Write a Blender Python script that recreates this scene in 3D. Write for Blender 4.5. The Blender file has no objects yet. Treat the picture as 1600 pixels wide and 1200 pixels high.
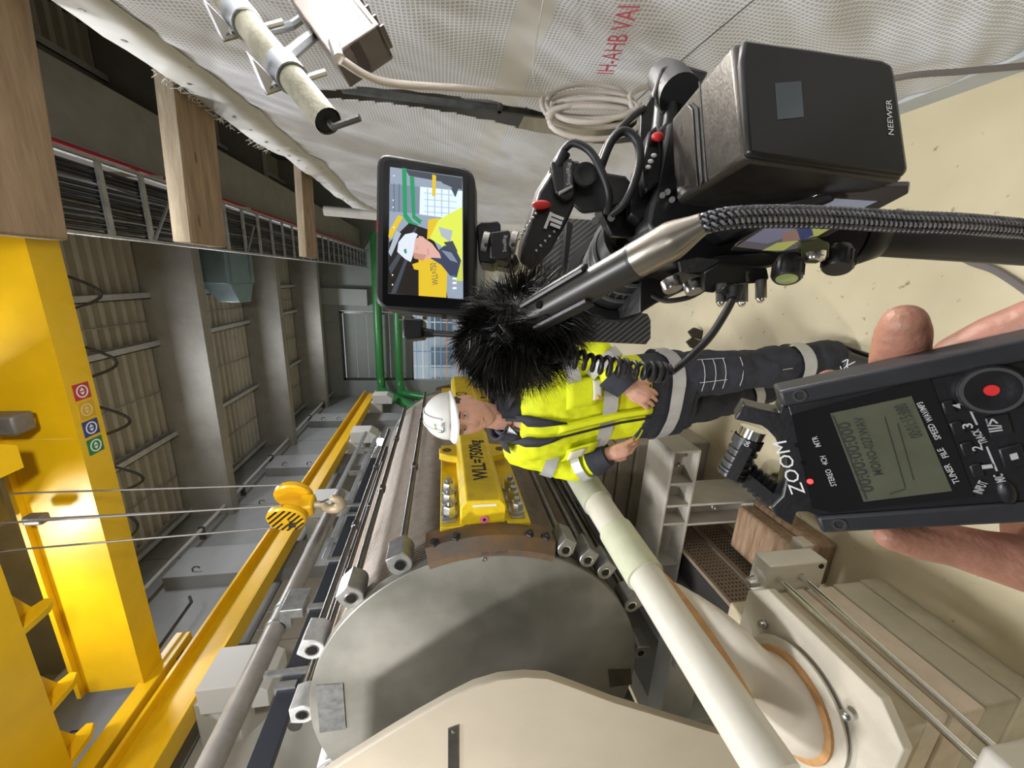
import bpy, bmesh, math, random
from mathutils import Vector, Matrix, noise
V = Vector; PI = math.pi
random.seed(7)
scn = bpy.context.scene
COL = scn.collection
# ------------------------------------------------------------------ camera, world, lights, exposure
FPX = 600.0; PITCH = math.atan(107/600); PSI = math.radians(15.4); CAMH = 1.75
cy_, sy_, cp_, sp_ = math.cos(PSI), math.sin(PSI), math.cos(PITCH), math.sin(PITCH)
FW = V((-sy_*cp_, cy_*cp_, -sp_)); RT = V((cy_, sy_, 0)); UP = RT.cross(FW); CAM = V((0, 0, CAMH))
cd = bpy.data.cameras.new('camera'); cam = bpy.data.objects.new('camera', cd); COL.objects.link(cam)
cd.sensor_fit = 'HORIZONTAL'; cd.sensor_width = 36; cd.lens = 36*FPX/1600; cd.clip_start = .01; cd.clip_end = 200
cx, cyv, cz = -UP, RT, -FW          # the photo is turned: picture right = world down
cam.matrix_world = Matrix(((cx.x, cyv.x, cz.x, 0), (cx.y, cyv.y, cz.y, 0), (cx.z, cyv.z, cz.z, CAMH), (0, 0, 0, 1)))
scn.camera = cam
w = bpy.data.worlds.new('daylight'); scn.world = w; w.use_nodes = True
bg = w.node_tree.nodes['Background']; bg.inputs[0].default_value = (.86, .94, 1, 1); bg.inputs[1].default_value = 1.0
def area(name, loc, target, size, power, col=(1, .96, .9), sy=None, spread=None):
    l = bpy.data.lights.new(name, 'AREA'); l.energy = power; l.color = col; l.size = size
    if sy: l.shape = 'RECTANGLE'; l.size_y = sy
    if spread: l.spread = math.radians(spread)
    o = bpy.data.objects.new(name, l); COL.objects.link(o); o.location = loc
    o.rotation_euler = (V(target)-V(loc)).to_track_quat('-Z', 'Y').to_euler(); return o
for xx_, yy_, pw_ in ((-1.3, -4.5, 60), (-1.0, -.4, 240), (-2.2, 6.6, 110), (-2.2, 10.1, 90), (-2.2, 13.7, 110)):  # unseen lamps under the roof, the rearmost added as general fill
    area('hall_lamp', (xx_, yy_, 6.85), (xx_, yy_, 0), .8, pw_*1.06, (.95, .965, 1))
for xx_ in (-1.6, -3.1): area('hall_lamp', (xx_, 2.7, 6.3), (xx_, 2.9, 0), .4, 55, (.97, .98, 1))
area('work_light', (.45, .3, 3.05), (-2.6, 3.9, 5.3), .35, 48, (1, .98, .94), spread=110)
area('work_light', (-2.4, -.9, 3.6), (-2.2, 1.5, 1.9), .35, 26, (1, .98, .94), spread=90)
scn.view_settings.view_transform = 'Standard'; scn.view_settings.look = 'None'
scn.view_settings.gamma = 1; scn.view_settings.use_curve_mapping = False
scn.view_settings.exposure = 0.1
# ------------------------------------------------------------------ measuring helpers (photo pixel -> place)
def ray(x, y): return FW + RT*((600-y)/FPX) + UP*((800-x)/FPX)
def P(x, y, d): return CAM + ray(x, y)*d
def on(x, y, a, v):
    r = ray(x, y); return CAM + r*((v-CAM[a])/r[a])
def U3(r, u, f): return RT*r + UP*u + FW*f     # vector in camera-aligned directions
# ------------------------------------------------------------------ materials
MATS = {}
def mat(name, col, rough=.6, metal=0, var=.0, scale=8, bump=0, bscale=60, emit=0, col2=None, spec=.5, stretch=None, trans=0, alpha=None, coat=0):
    if name in MATS: return MATS[name]
    m = bpy.data.materials.new(name); m.use_nodes = True; nt = m.node_tree; N = nt.nodes; L = nt.links
    b = N['Principled BSDF']; b.inputs['Roughness'].default_value = rough; b.inputs['Metallic'].default_value = metal
    b.inputs['Specular IOR Level'].default_value = spec
    if coat: b.inputs['Coat Weight'].default_value = coat; b.inputs['Coat Roughness'].default_value = .1
    c = tuple(col)+(1,); b.inputs['Base Color'].default_value = c
    tc = N.new('ShaderNodeTexCoord'); vec = tc.outputs['Object']
    if stretch:
        mp = N.new('ShaderNodeMapping'); mp.inputs['Scale'].default_value = stretch; L.new(vec, mp.inputs[0]); vec = mp.outputs[0]
    if var or col2:
        n = N.new('ShaderNodeTexNoise'); n.inputs['Scale'].default_value = scale; n.inputs['Detail'].default_value = 6; n.inputs['Roughness'].default_value = .65
        L.new(vec, n.inputs[0])
        r = N.new('ShaderNodeValToRGB'); L.new(n.outputs[0], r.inputs[0])
        c2 = col2 if col2 else tuple(max(0, x*(1-var)) for x in col); c1 = col if col2 else tuple(min(1, x*(1+var*.6)) for x in col)
        r.color_ramp.elements[0].position = .35; r.color_ramp.elements[1].position = .65
        r.color_ramp.elements[0].color = tuple(c2)+(1,); r.color_ramp.elements[1].color = tuple(c1)+(1,)
        L.new(r.outputs[0], b.inputs['Base Color'])
        mr = N.new('ShaderNodeMapRange'); mr.inputs[3].default_value = max(.05, rough-.08); mr.inputs[4].default_value = min(1, rough+.08)
        L.new(n.outputs[0], mr.inputs[0]); L.new(mr.outputs[0], b.inputs['Roughness'])
    if bump:
        n2 = N.new('ShaderNodeTexNoise'); n2.inputs['Scale'].default_value = bscale; n2.inputs['Detail'].default_value = 4; L.new(vec, n2.inputs[0])
        bp = N.new('ShaderNodeBump'); bp.inputs['Strength'].default_value = bump; bp.inputs['Distance'].default_value = .01
        L.new(n2.outputs[0], bp.inputs['Height']); L.new(bp.outputs[0], b.inputs['Normal'])
    if emit: b.inputs['Base Color'].default_value = tuple(x*.08 for x in col)+(1,); b.inputs['Emission Color'].default_value = c; b.inputs['Emission Strength'].default_value = emit
    if trans: b.inputs['Transmission Weight'].default_value = trans
    MATS[name] = m; return m
def nodes(m): nt = m.node_tree; return nt.nodes, nt.links, nt.nodes['Principled BSDF']
# ------------------------------------------------------------------ mesh builder
ORG = {}
class Fr:                                   # a local frame: right, up, out
    def __init__(s, o, r, u, n=None):
        s.o = V(o); s.r = V(r).normalized(); n = V(n) if n is not None else s.r.cross(V(u)); s.n = n.normalized()
        s.u = s.n.cross(s.r).normalized()
    def p(s, a, b, c=0): return s.o + s.r*a + s.u*b + s.n*c
    def pix(s, x, y, c=0):
        r = ray(x, y); t = ((s.o+s.n*c-CAM).dot(s.n))/r.dot(s.n); q = CAM + r*t - s.o
        return (q.dot(s.r), q.dot(s.u))
WORLD = Fr((0, 0, 0), (1, 0, 0), (0, 1, 0), (0, 0, 1))
class MB:
    def __init__(s): s.v = []; s.f = []; s.sm = []
    def add(s, vs, fs, smooth=False):
        k = len(s.v); s.v += [V(p) for p in vs]; s.f += [[k+i for i in f] for f in fs]; s.sm += [smooth]*len(fs); return s
    def hexa(s, q):                          # 8 points: bottom loop 0-3, top loop 4-7
        return s.add(q, [(3, 2, 1, 0), (4, 5, 6, 7), (0, 1, 5, 4), (1, 2, 6, 5), (2, 3, 7, 6), (3, 0, 4, 7)])
    def box(s, c, d, fr=WORLD):
        x, y, z = d[0]/2, d[1]/2, d[2]/2
        return s.hexa([fr.p(c[0]+i*x, c[1]+j*y, c[2]+k*z) for k in (-1, 1) for i, j in ((-1, -1), (1, -1), (1, 1), (-1, 1))])
    def bb(s, lo, hi): return s.box([(a+b)/2 for a, b in zip(lo, hi)], [abs(b-a) for a, b in zip(lo, hi)])
    def prism(s, poly, off):
        n = len(poly); off = V(off); poly = [V(p) for p in poly]
        a = [p for p in poly]+[p+off for p in poly]
        return s.add(a, [list(range(n))[::-1], list(range(n, 2*n))]+[(i, (i+1) % n, n+(i+1) % n, n+i) for i in range(n)])
    def fprism(s, fr, poly, c0, c1):         # polygon in frame coordinates, extruded along frame normal
        return s.prism([fr.p(a, b, c0) for a, b in poly], fr.n*(c1-c0))
    def loft(s, rings, cap=True, smooth=True, closed=True):
        n = len(rings[0]); vs = [p for r in rings for p in r]; fs = []
        for i in range(len(rings)-1):
            for j in range(n if closed else n-1):
                fs.append((i*n+j, i*n+(j+1) % n, (i+1)*n+(j+1) % n, (i+1)*n+j))
        s.add(vs, fs, smooth)
        if cap:
            k = len(s.v)-len(vs); s.f += [[k+j for j in range(n)][::-1], [k+(len(rings)-1)*n+j for j in range(n)]]; s.sm += [False, False]
        return s
    def tube(s, path, r, seg=10, cap=True, smooth=True, flat=1.0):
        path = [V(p) for p in path]; m = len(path); rs = r if isinstance(r, (list, tuple)) else [r]*m
        t0 = (path[1]-path[0]).normalized(); ref = V((0, 0, 1)) if abs(t0.z) < .9 else V((1, 0, 0))
        a = t0.cross(ref).normalized(); rings = []; pt = t0
        for i in range(m):
            t = ((path[min(i+1, m-1)]-path[i]).normalized()+(path[i]-path[max(i-1, 0)]).normalized())
            t = t.normalized() if t.length > 1e-6 else pt
            ax = pt.cross(t)
            if ax.length > 1e-7: a = Matrix.Rotation(pt.angle(t), 3, ax) @ a
            a = (a-t*a.dot(t)).normalized(); b = t.cross(a); pt = t
            rings.append([path[i]+(a*math.cos(q)+b*math.sin(q)*flat)*rs[i] for q in [2*PI*k/seg for k in range(seg)]])
        return s.loft(rings, cap, smooth)
    def cyl(s, p0, p1, r0, r1=None, seg=20): return s.tube([p0, p1], [r0, r0 if r1 is None else r1], seg)
    def lathe(s, prof, o, axis, seg=32, smooth=True, cap=False):
        o = V(o); t = V(axis).normalized(); ref = V((0, 0, 1)) if abs(t.z) < .9 else V((1, 0, 0)); a = t.cross(ref).normalized(); b = t.cross(a)
        return s.loft([[o+t*h+(a*math.cos(2*PI*k/seg)+b*math.sin(2*PI*k/seg))*max(r, 1e-5) for k in range(seg)] for r, h in prof], cap, smooth)
    def ell(s, c, rad, fr=WORLD, seg=16, rng=8):
        return s.loft([[V(c)+fr.r*(rad[0]*math.sin(t)*math.cos(q))+fr.u*(rad[1]*math.sin(t)*math.sin(q))+fr.n*(-rad[2]*math.cos(t)) for q in [2*PI*k/seg for k in range(seg)]] for t in [max(.02, min(PI-.02, PI*i/rng)) for i in range(rng+1)]], True, True)
    def caps(s, path, rs, seg=12):           # capsule chain
        s.tube(path, rs, seg)
        for p, r in zip(path, rs): s.ell(p, (r, r, r), seg=seg, rng=7)
        return s
    def text(s, txt, fr, a, b, h, c=.0006, depth=.0004, w=None, rot=0, align='LEFT', shear=0, bold=0):
        cu = bpy.data.curves.new('t', 'FONT'); cu.body = txt; cu.size = 1; cu.extrude = 0; cu.align_x = align; cu.resolution_u = 2; cu.shear = shear; cu.offset = bold
        o = bpy.data.objects.new('t', cu); COL.objects.link(o); dg = bpy.context.evaluated_depsgraph_get()
        me = bpy.data.meshes.new_from_object(o.evaluated_get(dg)); bpy.data.objects.remove(o); bpy.data.curves.remove(cu)
        if not me.vertices: return s
        xs = [v.co.x for v in me.vertices]; sc = h/.72; sx = (w/(max(xs)-min(xs))) if w else sc
        cr, sr = math.cos(rot), math.sin(rot); pts = []
        for v in me.vertices:
            X, Y = v.co.x*sx, v.co.y*sc; pts.append(fr.p(a+X*cr-Y*sr, b+X*sr+Y*cr, c))
        s.add(pts, [list(p.vertices) for p in me.polygons]); bpy.data.meshes.remove(me); return s
    def mesh(s, name):
        me = bpy.data.meshes.new(name); me.from_pydata([tuple(p) for p in s.v], [], s.f); me.polygons.foreach_set('use_smooth', s.sm); me.update(); return me
    def build(s, name, m, parent=None, label=None, cat=None, group=None, kind=None, bev=0, org=None, me=None):
        if parent is not None: og = ORG[parent]
        elif org is not None: og = V(org)
        else:
            lo = [min(p[i] for p in s.v) for i in range(3)]; hi = [max(p[i] for p in s.v) for i in range(3)]
            og = V(((lo[0]+hi[0])/2, (lo[1]+hi[1])/2, lo[2]))
        if me is None:
            s.v = [p-og for p in s.v]; me = s.mesh(name); s.v = [p+og for p in s.v]
        else:
            me.transform(Matrix.Translation(-og))
        me.materials.clear(); me.materials.append(m)
        bm = bmesh.new(); bm.from_mesh(me); bmesh.ops.recalc_face_normals(bm, faces=bm.faces); bm.to_mesh(me); bm.free()
        me.set_sharp_from_angle(angle=math.radians(38))
        o = bpy.data.objects.new(name, me); COL.objects.link(o); ORG[o] = og
        if parent is not None: o.parent = parent
        else: o.location = og
        if bev:
            b = o.modifiers.new('bevel', 'BEVEL'); b.width = bev; b.segments = 2; b.limit_method = 'ANGLE'; b.angle_limit = .7
        tag(o, label, cat, group, kind); return o
def tag(o, label=None, cat=None, group=None, kind=None):
    if label: o['label'] = label
    if cat: o['category'] = cat
    if group: o['group'] = group
    if kind: o['kind'] = kind
    return o
def thing(name, label, cat, loc, group=None, kind=None):
    o = bpy.data.objects.new(name, None); COL.objects.link(o); o.location = loc; o.empty_display_size = .05; ORG[o] = V(loc)
    return tag(o, label, cat, group, kind)
def remesh(mb, vox, smooth=6, fac=.5):
    me = mb.mesh('tmp'); o = bpy.data.objects.new('tmp', me); COL.objects.link(o)
    r = o.modifiers.new('r', 'REMESH'); r.mode = 'VOXEL'; r.voxel_size = vox; r.use_smooth_shade = True
    if smooth: q = o.modifiers.new('s', 'SMOOTH'); q.factor = fac; q.iterations = smooth
    dg = bpy.context.evaluated_depsgraph_get(); out = bpy.data.meshes.new_from_object(o.evaluated_get(dg))
    bpy.data.objects.remove(o); bpy.data.meshes.remove(me); return out
def wrinkle(me, amp, scale, stretch=(1, 1, 1), seed=0):
    nn = [v.normal.copy() for v in me.vertices]
    for v, n in zip(me.vertices, nn):
        q = V((v.co.x*stretch[0], v.co.y*stretch[1], v.co.z*stretch[2]))*scale+V((seed, 0, 0))
        v.co += n*(noise.noise(q)+.5*noise.noise(q*2.1))*amp
    me.update()
def bez(pts, n=12):                          # Catmull-Rom through points
    pts = [V(p) for p in pts]; out = []
    for i in range(len(pts)-1):
        p0, p1, p2, p3 = pts[max(i-1, 0)], pts[i], pts[i+1], pts[min(i+2, len(pts)-1)]
        for k in range(n):
            t = k/n; out.append(.5*((2*p1)+(p2-p0)*t+(2*p0-5*p1+4*p2-p3)*t*t+(3*p1-p0-3*p2+p3)*t**3))
    return out+[pts[-1]]
def rr(w, h, r, n=5):                        # rounded rectangle polygon centred on 0
    o = []
    for cx0, cy0, a0 in ((w/2-r, h/2-r, 0), (-w/2+r, h/2-r, 90), (-w/2+r, -h/2+r, 180), (w/2-r, -h/2+r, 270)):
        for k in range(n+1):
            a = math.radians(a0+90*k/n); o.append((cx0+r*math.cos(a), cy0+r*math.sin(a)))
    return o
def hexn(mb, c, axis, r, h, washer=True):
    c = V(c); ax = V(axis).normalized()
    if washer: mb.cyl(c, c+ax*h*.18, r*1.25, seg=18)
    mb.loft([[p for p in q] for q in (lambda a, b: [[c+ax*hh+(a*math.cos(k*PI/3)+b*math.sin(k*PI/3))*rr_ for k in range(6)] for rr_, hh in ((r, h*.15), (r, h*.85), (r*.85, h))])(*perp(ax))], True, False)
    mb.cyl(c+ax*h*.9, c+ax*h*1.35, r*.5, seg=12)
    return mb
def perp(t):
    ref = V((0, 0, 1)) if abs(t.z) < .9 else V((1, 0, 0)); a = t.cross(ref).normalized(); return a, t.cross(a)
# palette
YEL = mat('crane_yellow', (.80, .49, .006), .36, 0, .06, 3, .05, 30)
YEL2 = mat('bracket_yellow', (.80, .57, .012), .45, 0, .12, 14, .1, 40)
GREY = mat('concrete_grey', (.27, .26, .235), .8, 0, .12, 3, .1, 25)
WALLM = mat('wall_panel_paint', (.28, .29, .295), .7, 0, .08, 2, .03, 30)
WALLC = mat('wall_panel_cream', (.44, .425, .38), .7, 0, .08, 2, .03, 30)
GALV = mat('galvanised', (.42, .43, .43), .42, .7, .25, 12, .03, 40)
STEEL = mat('bright_steel', (.55, .55, .54), .28, 1, .2, 10, .02, 60)
DSTEEL = mat('dark_steel', (.16, .155, .15), .35, .9, .25, 9, .02, 50)
BEIGE = mat('beige_paint', (.6, .55, .45), .5, 0, .1, 5, .04, 40)
WHITEP = mat('white_pipe_paint', (.68, .65, .57), .45, 0, .06, 5, .02, 40)
CREAMB = mat('cast_block', (.62, .55, .43), .65, 0, .22, 7, .15, 45)
TAN = mat('tan_gasket', (.5, .27, .1), .6, 0, .2, 20)
WOOD = mat('timber', (.36, .26, .165), .8, 0, 0, 4, .35, 14, col2=(.2, .135, .08), stretch=(.7, 5, 5))
WOODL = mat('timber_end_face', (.46, .385, .28), .8, 0, 0, 5, .35, 16, col2=(.31, .24, .165), stretch=(.7, 5, 5))
BLK = mat('black_plastic', (.012, .012, .013), .42, 0, .2, 30, .03, 300)
BLKG = mat('black_gloss', (.008, .008, .009), .12, 0)
BLKM = mat('black_anodised', (.02, .02, .022), .35, .5, .2, 40, .02, 300)
RUB = mat('black_rubber', (.011, .011, .012), .5)
REDM = mat('red_button', (.65, .03, .03), .4)
WHT = mat('white_print', (.8, .8, .8), .6)
CHROME = mat('chrome', (.75, .75, .75), .15, 1)
RUST = mat('rusty_steel', (.24, .14, .07), .6, .5, 0, 9, .15, 40, col2=(.13, .115, .1))
DARK = mat('dark_void', (.02, .02, .02), .9)
SKIN = mat('skin', (.72, .40, .30), .5, 0, .08, 40, .05, 200)
# ------------------------------------------------------------------ floor
fm = mat('floor_paint', (.60, .49, .29), .5); N, L, b = nodes(fm)
tc = N.new('ShaderNodeTexCoord'); n1 = N.new('ShaderNodeTexNoise'); n1.inputs['Scale'].default_value = 2.2; n1.inputs['Detail'].default_value = 8
n2 = N.new('ShaderNodeTexNoise'); n2.inputs['Scale'].default_value = 26; n2.inputs['Detail'].default_value = 5
r1 = N.new('ShaderNodeValToRGB'); r1.color_ramp.elements[0].color = (.56, .49, .32, 1); r1.color_ramp.elements[1].color = (.66, .58, .39, 1); r1.color_ramp.elements[0].position = .35; r1.color_ramp.elements[1].position = .6
r2 = N.new('ShaderNodeValToRGB'); r2.color_ramp.elements[0].position = .255; r2.color_ramp.elements[1].position = .33; r2.color_ramp.elements[0].color = (.35, .3, .24, 1); r2.color_ramp.elements[1].color = (1, 1, 1, 1)
mx = N.new('ShaderNodeMixRGB'); mx.blend_type = 'MULTIPLY'; mx.inputs[0].default_value = .8
L.new(tc.outputs['Object'], n1.inputs[0]); L.new(tc.outputs['Object'], n2.inputs[0]); L.new(n1.outputs[0], r1.inputs[0]); L.new(n2.outputs[0], r2.inputs[0])
L.new(r1.outputs[0], mx.inputs[1]); L.new(r2.outputs[0], mx.inputs[2]); L.new(mx.outputs[0], b.inputs['Base Color'])
MB().bb((-5.4, -8, -.2), (3.6, 17.3, 0)).build('floor', fm, kind='structure', label='pale yellow painted concrete floor with scuffs')
gm = mat('outside_ground', (.5, .5, .5), .8)
MB().bb((-30, 17.3, -.3), (30, 60, -.05)).build('yard_ground', gm, kind='structure', label='bright paved yard outside the hall')
# ------------------------------------------------------------------ left wall
wl = MB().bb((-5.6, -8, 0), (-5.32, 17.3, 7.4)).build('wall_left', WALLM, kind='structure', label='grey and cream panelled hall wall on the crane rail side')
ys = [-2.2, .4, 3.0, 4.9, 6.9, 8.6, 10.4, 12.2, 14.0, 15.6, 17.2]
for i in range(len(ys)-1):
    for z0, z1, m in ((0, 1.5, WALLC), (1.52, 3.0, WALLC), (3.02, 4.5, WALLC if i < 4 else WALLM), (4.52, 7.2, WALLM)):
        MB().bb((-5.33, ys[i]+.008, z0), (-5.22, ys[i+1]-.008, z1)).build('panel', m, wl, bev=.006)
for y in (6.1, 9.9, 13.3):                                         # pilasters with a cream head
    MB().bb((-5.24, y, 0), (-4.98, y+.75, 6.3)).build('pilaster', WALLM, wl, bev=.01)
for i, (y, z) in enumerate(((3.9, 5.9), (6.2, 5.9), (6.2, 4.9), (8.6, 5.9), (10.0, 5.9), (10.0, 5.3), (13.4, 5.9), (13.4, 5.4), (3.2, 4.1))):
    MB().tube([V((-5.21 if i not in (1, 2, 4, 5, 6, 7) else -4.97, y, z))+V(q) for q in ((0, 0, 0), (.05, 0, 0), (.08, 0, -.03), (.08, 0, -.09), (.05, 0, -.11))], .012, 6).build('wall_hook', DSTEEL, wl)
t = thing('wall_conduit', 'long pale conduit tube high on the panelled wall under the roof', 'conduit', (-5.0, -2, 6.42))
MB().cyl((-5.0, -2, 6.42), (-5.0, 17, 6.42), .035, seg=10).build('tube', mat('pale_conduit', (.5, .5, .49), .5), t)
for y in (2.6, 4.2, 5.8, 7.4, 9.0, 10.6, 12.2, 13.8, 15.4): MB().bb((-5.22, y, 6.37), (-4.95, y+.04, 6.47)).build('clip', DSTEEL, t)
# ------------------------------------------------------------------ ceiling
cm = mat('roof_sheet', (.44, .42, .37), .6, 0, .08, 3)
pts = []; y = -8.0; pitch = .225; k = 0
while y < 17.3:
    for dy, z in ((0, 7.2), (.085, 7.2), (.115, 7.275), (.195, 7.275)): pts.append((y+dy, z))
    y += pitch
mb = MB(); n = len(pts)
mb.add([(-5.4, a, z) for a, z in pts]+[(3.6, a, z) for a, z in pts]+[(-5.4, a, 7.34) for a, z in pts]+[(3.6, a, 7.34) for a, z in pts],
       [(i, i+1, n+i+1, n+i) for i in range(n-1)]+[(2*n+i, 3*n+i, 3*n+i+1, 2*n+i+1) for i in range(n-1)])
ce = mb.build('ceiling', cm, kind='structure', label='ribbed metal roof sheeting over the hall')
for x in (-.58, -1.46, -3.3, -5.05, 1.2, 2.8):
    mb = MB().bb((x-.06, -8, 7.04), (x-.045, 17.2, 7.2)).bb((x-.06, -8, 7.04), (x+.05, 17.2, 7.055)).bb((x-.06, -8, 7.185), (x+.05, 17.2, 7.2))
    mb.build('purlin', mat('purlin_zinc', (.5, .51, .52), .45, .3, .15, 6), ce)
for x in (-1.05, -2.4, -4.2): MB().cyl((x, -8, 7.15), (x, 17, 7.15), .012, seg=6).build('tie_wire', GALV, ce)
for i, y in enumerate((.9, 4.75, 8.24, 11.85, 15.45)):
    mb = MB().bb((-5.3, y, 6.3), (3.5, y+.2, 7.19)).bb((-5.3, y-.02, 6.26), (3.5, y+.24, 6.3))
    mb.build('trim_%d' % (i+1), GREY, kind='structure', label='deep grey roof beam spanning the hall', bev=.01)
MB().bb((-5.6, -8.25, 0), (3.7, -8, 7.4)).build('wall_front', WALLM, kind='structure', label='plain grey hall wall behind the viewer')
# ------------------------------------------------------------------ right wall and back wall
MB().bb((3.5, -8, 0), (3.7, 17.3, 7.3)).build('wall_right', mat('wall_dark_panel', (.12, .115, .11), .8), kind='structure', label='dark side wall behind the plastic sheeting')
BW = mat('back_wall_paint', (.3, .33, .32), .7, 0, .06, 1.5)
wb = MB().bb((-5.4, 17, 6.0), (3.6, 17.25, 7.35)).build('wall_back', BW, kind='structure', label='grey-green end wall with a half-open sectional door')
for lo, hi in (((-5.4, 17, 0), (-4.5, 17.25, 6.0)), ((.9, 17, 0), (3.6, 17.25, 6.0)), ((-1.55, 16.99, 3.15), (.9, 17.2, 6.0)), ((-.6, 16.99, 0), (.9, 17.2, 3.1))):
    MB().bb(lo, hi).build('panel', BW, wb, bev=.01)
MB().bb((-2.0, 16.9, 6.02), (-1.1, 17.02, 7.2)).build('panel', BW, wb, bev=.01)
MB().bb((-1.3, 16.7, 4.8), (-.65, 17.0, 6.9)).build('pilaster', mat('back_pilaster', (.36, .39, .38), .7), wb, bev=.01)
dr = thing('door_1', 'grey sectional door raised half way in the end wall', None, (-3.05, 17.1, 3.1), kind='structure')
DOORM = mat('door_grey', (.27, .295, .285), .6, 0, .05, 2)
for i in range(6): MB().bb((-4.42, 17.06, 3.12+i*.46), (-1.65, 17.12, 3.12+i*.46+.445)).build('door_section', DOORM, dr, bev=.008)
for lo, hi in (((-4.5, 16.97, 3.05), (-4.42, 17.1, 5.97)), ((-1.65, 16.97, 3.05), (-1.57, 17.1, 5.97)), ((-4.5, 16.97, 5.89), (-1.57, 17.1, 5.97)), ((-4.5, 16.97, 3.05), (-1.57, 17.1, 3.11))):
    MB().bb(lo, hi).build('door_frame', DSTEEL, dr)
# outside: scaffolded facade seen under the door
fa = thing('scaffold_building', 'bright steel-framed building seen through the half-open door', 'building', (-3, 26, -.05))
MB().bb((-14, 27, -.05), (8, 27.4, 9)).build('facade', mat('facade_white', (.75, .78, .8), .7), fa)
cols = [mat('frame_blue', (.3, .42, .58), .5), mat('frame_white', (.85, .85, .85), .5), mat('frame_green', (.1, .5, .3), .5), mat('frame_orange', (.75, .3, .12), .5)]
for i in range(16): MB().bb((-11+i*1.0, 26.3, -.05), (-10.93+i*1.0, 26.4, 6)).build('post', cols[1 if i % 3 else 0], fa)
for i in range(12): MB().bb((-12, 26.2, .3+i*.4), (6, 26.32, .36+i*.4)).build('rail', cols[3] if i in (1, 3) else (cols[2] if i in (9, 10) else cols[i % 2]), fa)
for i in range(7): MB().bb((-10.6+i*2.2, 26.8, 1.2), (-9.2+i*2.2, 27.0, 2.6)).build('window', mat('far_glass', (.2, .27, .33), .2), fa)
# green pipes along the end wall
gp = mat('green_pipe', (.03, .2, .05), .35, 0, .1, 4)
for nm, z, yo, lb in (('green_pipe', 4.4, 16.55, 'upper thick green pipe bending off the end wall'), ('green_pipe', 3.62, 16.6, 'lower thick green pipe bending off the end wall')):
    t = thing(nm, lb, 'pipe', (-3, yo, z-.15))
    xb = -4.72 if z > 4 else -4.85; R_ = .5; up_ = z > 4
    E_ = on(652, 640, 0, xb) if up_ else on(672, 622, 0, xb)
    path = [V((1.5, yo, z)), V((xb+R_, yo, z))]+[V((xb+R_-R_*math.sin(a), yo-R_*(1-math.cos(a)), z-.02*k)) for k, a in [(k, k*PI/2/6) for k in range(1, 7)]]
    d = (E_-path[-1]); path += [path[-1]+d*.5, path[-1]+d]
    MB().tube(path, .17, 16).build('pipe', gp, t)
    for x in (-4.1, -2.2, -.3): MB().cyl((x, yo, z), (x+.06, yo, z), .185, seg=16).build('pipe_clamp', gp, t)
# ------------------------------------------------------------------ crane: runway rail, bridge girders, trolley, hook
t = thing('crane_runway', 'yellow crane runway beam running along the panelled wall', 'crane rail', (-4.6, 4, 4.2))
MB().bb((-4.72, -2, 4.46), (-4.68, 15.6, 4.83)).build('web', YEL, t)
MB().bb((-4.82, -2, 4.42), (-4.55, 15.6, 4.46)).build('bottom_flange', YEL, t, bev=.005)
MB().bb((-4.82, -2, 4.83), (-4.55, 15.6, 4.87)).build('top_flange', YEL, t, bev=.005)
MB().bb((-4.715, -2, 4.87), (-4.655, 15.6, 4.92)).build('running_rail', DSTEEL, t)
for y in (3.5, 7.0, 10.5, 14.0):
    mb = MB().hexa([V(q) for q in ((-4.62, y, 3.62), (-4.4, y, 3.62), (-4.4, y+.5, 3.62), (-4.62, y+.5, 3.62), (-4.62, y, 3.8), (-4.28, y, 3.8), (-4.28, y+.5, 3.8), (-4.62, y+.5, 3.8))]).bb((-4.62, y, 3.8), (-4.28, y+.5, 4.3)).bb((-5.25, y+.1, 4.0), (-4.6, y+.4, 4.42))
    mb.build('corbel', mat('corbel_white', (.62, .62, .6), .7), wl, bev=.01)
t = thing('bridge_crane', 'yellow box-girder bridge crane spanning the hall overhead', 'crane', (-2, 3.9, 5.03))
MB().bb((-4.6, 3.9, 5.08), (3.4, 4.16, 5.62)).build('girder', YEL, t, bev=.004)
MB().bb((-4.6, 3.84, 5.62), (3.4, 4.22, 5.66)).build('top_flange', YEL, t)
MB().bb((-4.6, 3.885, 5.05), (3.4, 4.175, 5.08)).build('bottom_flange', YEL, t)
MB().bb((-1.6, 3.893, 5.08), (-1.594, 3.9, 5.62)).build('weld_seam', mat('seam_yellow', (.85, .6, .1), .4), t)
# second girder with triangular stiffener brackets
MB().bb((-4.6, 2.6, 5.08), (3.4, 3.08, 5.62)).build('girder', YEL, t, bev=.004)
for x in (-4.45, -3.8, -2.95):
    MB().prism([V((x, 3.07, 5.3)), V((x, 3.07, 5.08)), V((x, 3.3, 5.09)), V((x, 3.4, 5.14)), V((x, 3.4, 5.2))], (.06, 0, 0)).build('stiffener', YEL, t, bev=.004)
    MB().prism([V((x+.05, 3.07, 5.2)), V((x+.05, 3.3, 5.2)), V((x+.4, 3.14, 5.2)), V((x+.4, 3.07, 5.2))], (0, 0, .03)).build('gusset', YEL, t)
# end carriage on the rail
MB().bb((-4.76, 2.4, 4.95), (-4.55, 4.55, 5.12)).build('end_carriage', YEL, t, bev=.01)
for y in (2.7, 4.3): MB().cyl((-4.72, y, 5.0), (-4.64, y, 5.0), .08, seg=18).build('wheel', DSTEEL, t)
MB().tube([(-4.45, 4.1, 5.1), (-4.42, 4.9, 5.12), (-4.42, 5.0, 5.2)], .02, 6).build('buffer_rod', DSTEEL, t)
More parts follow.
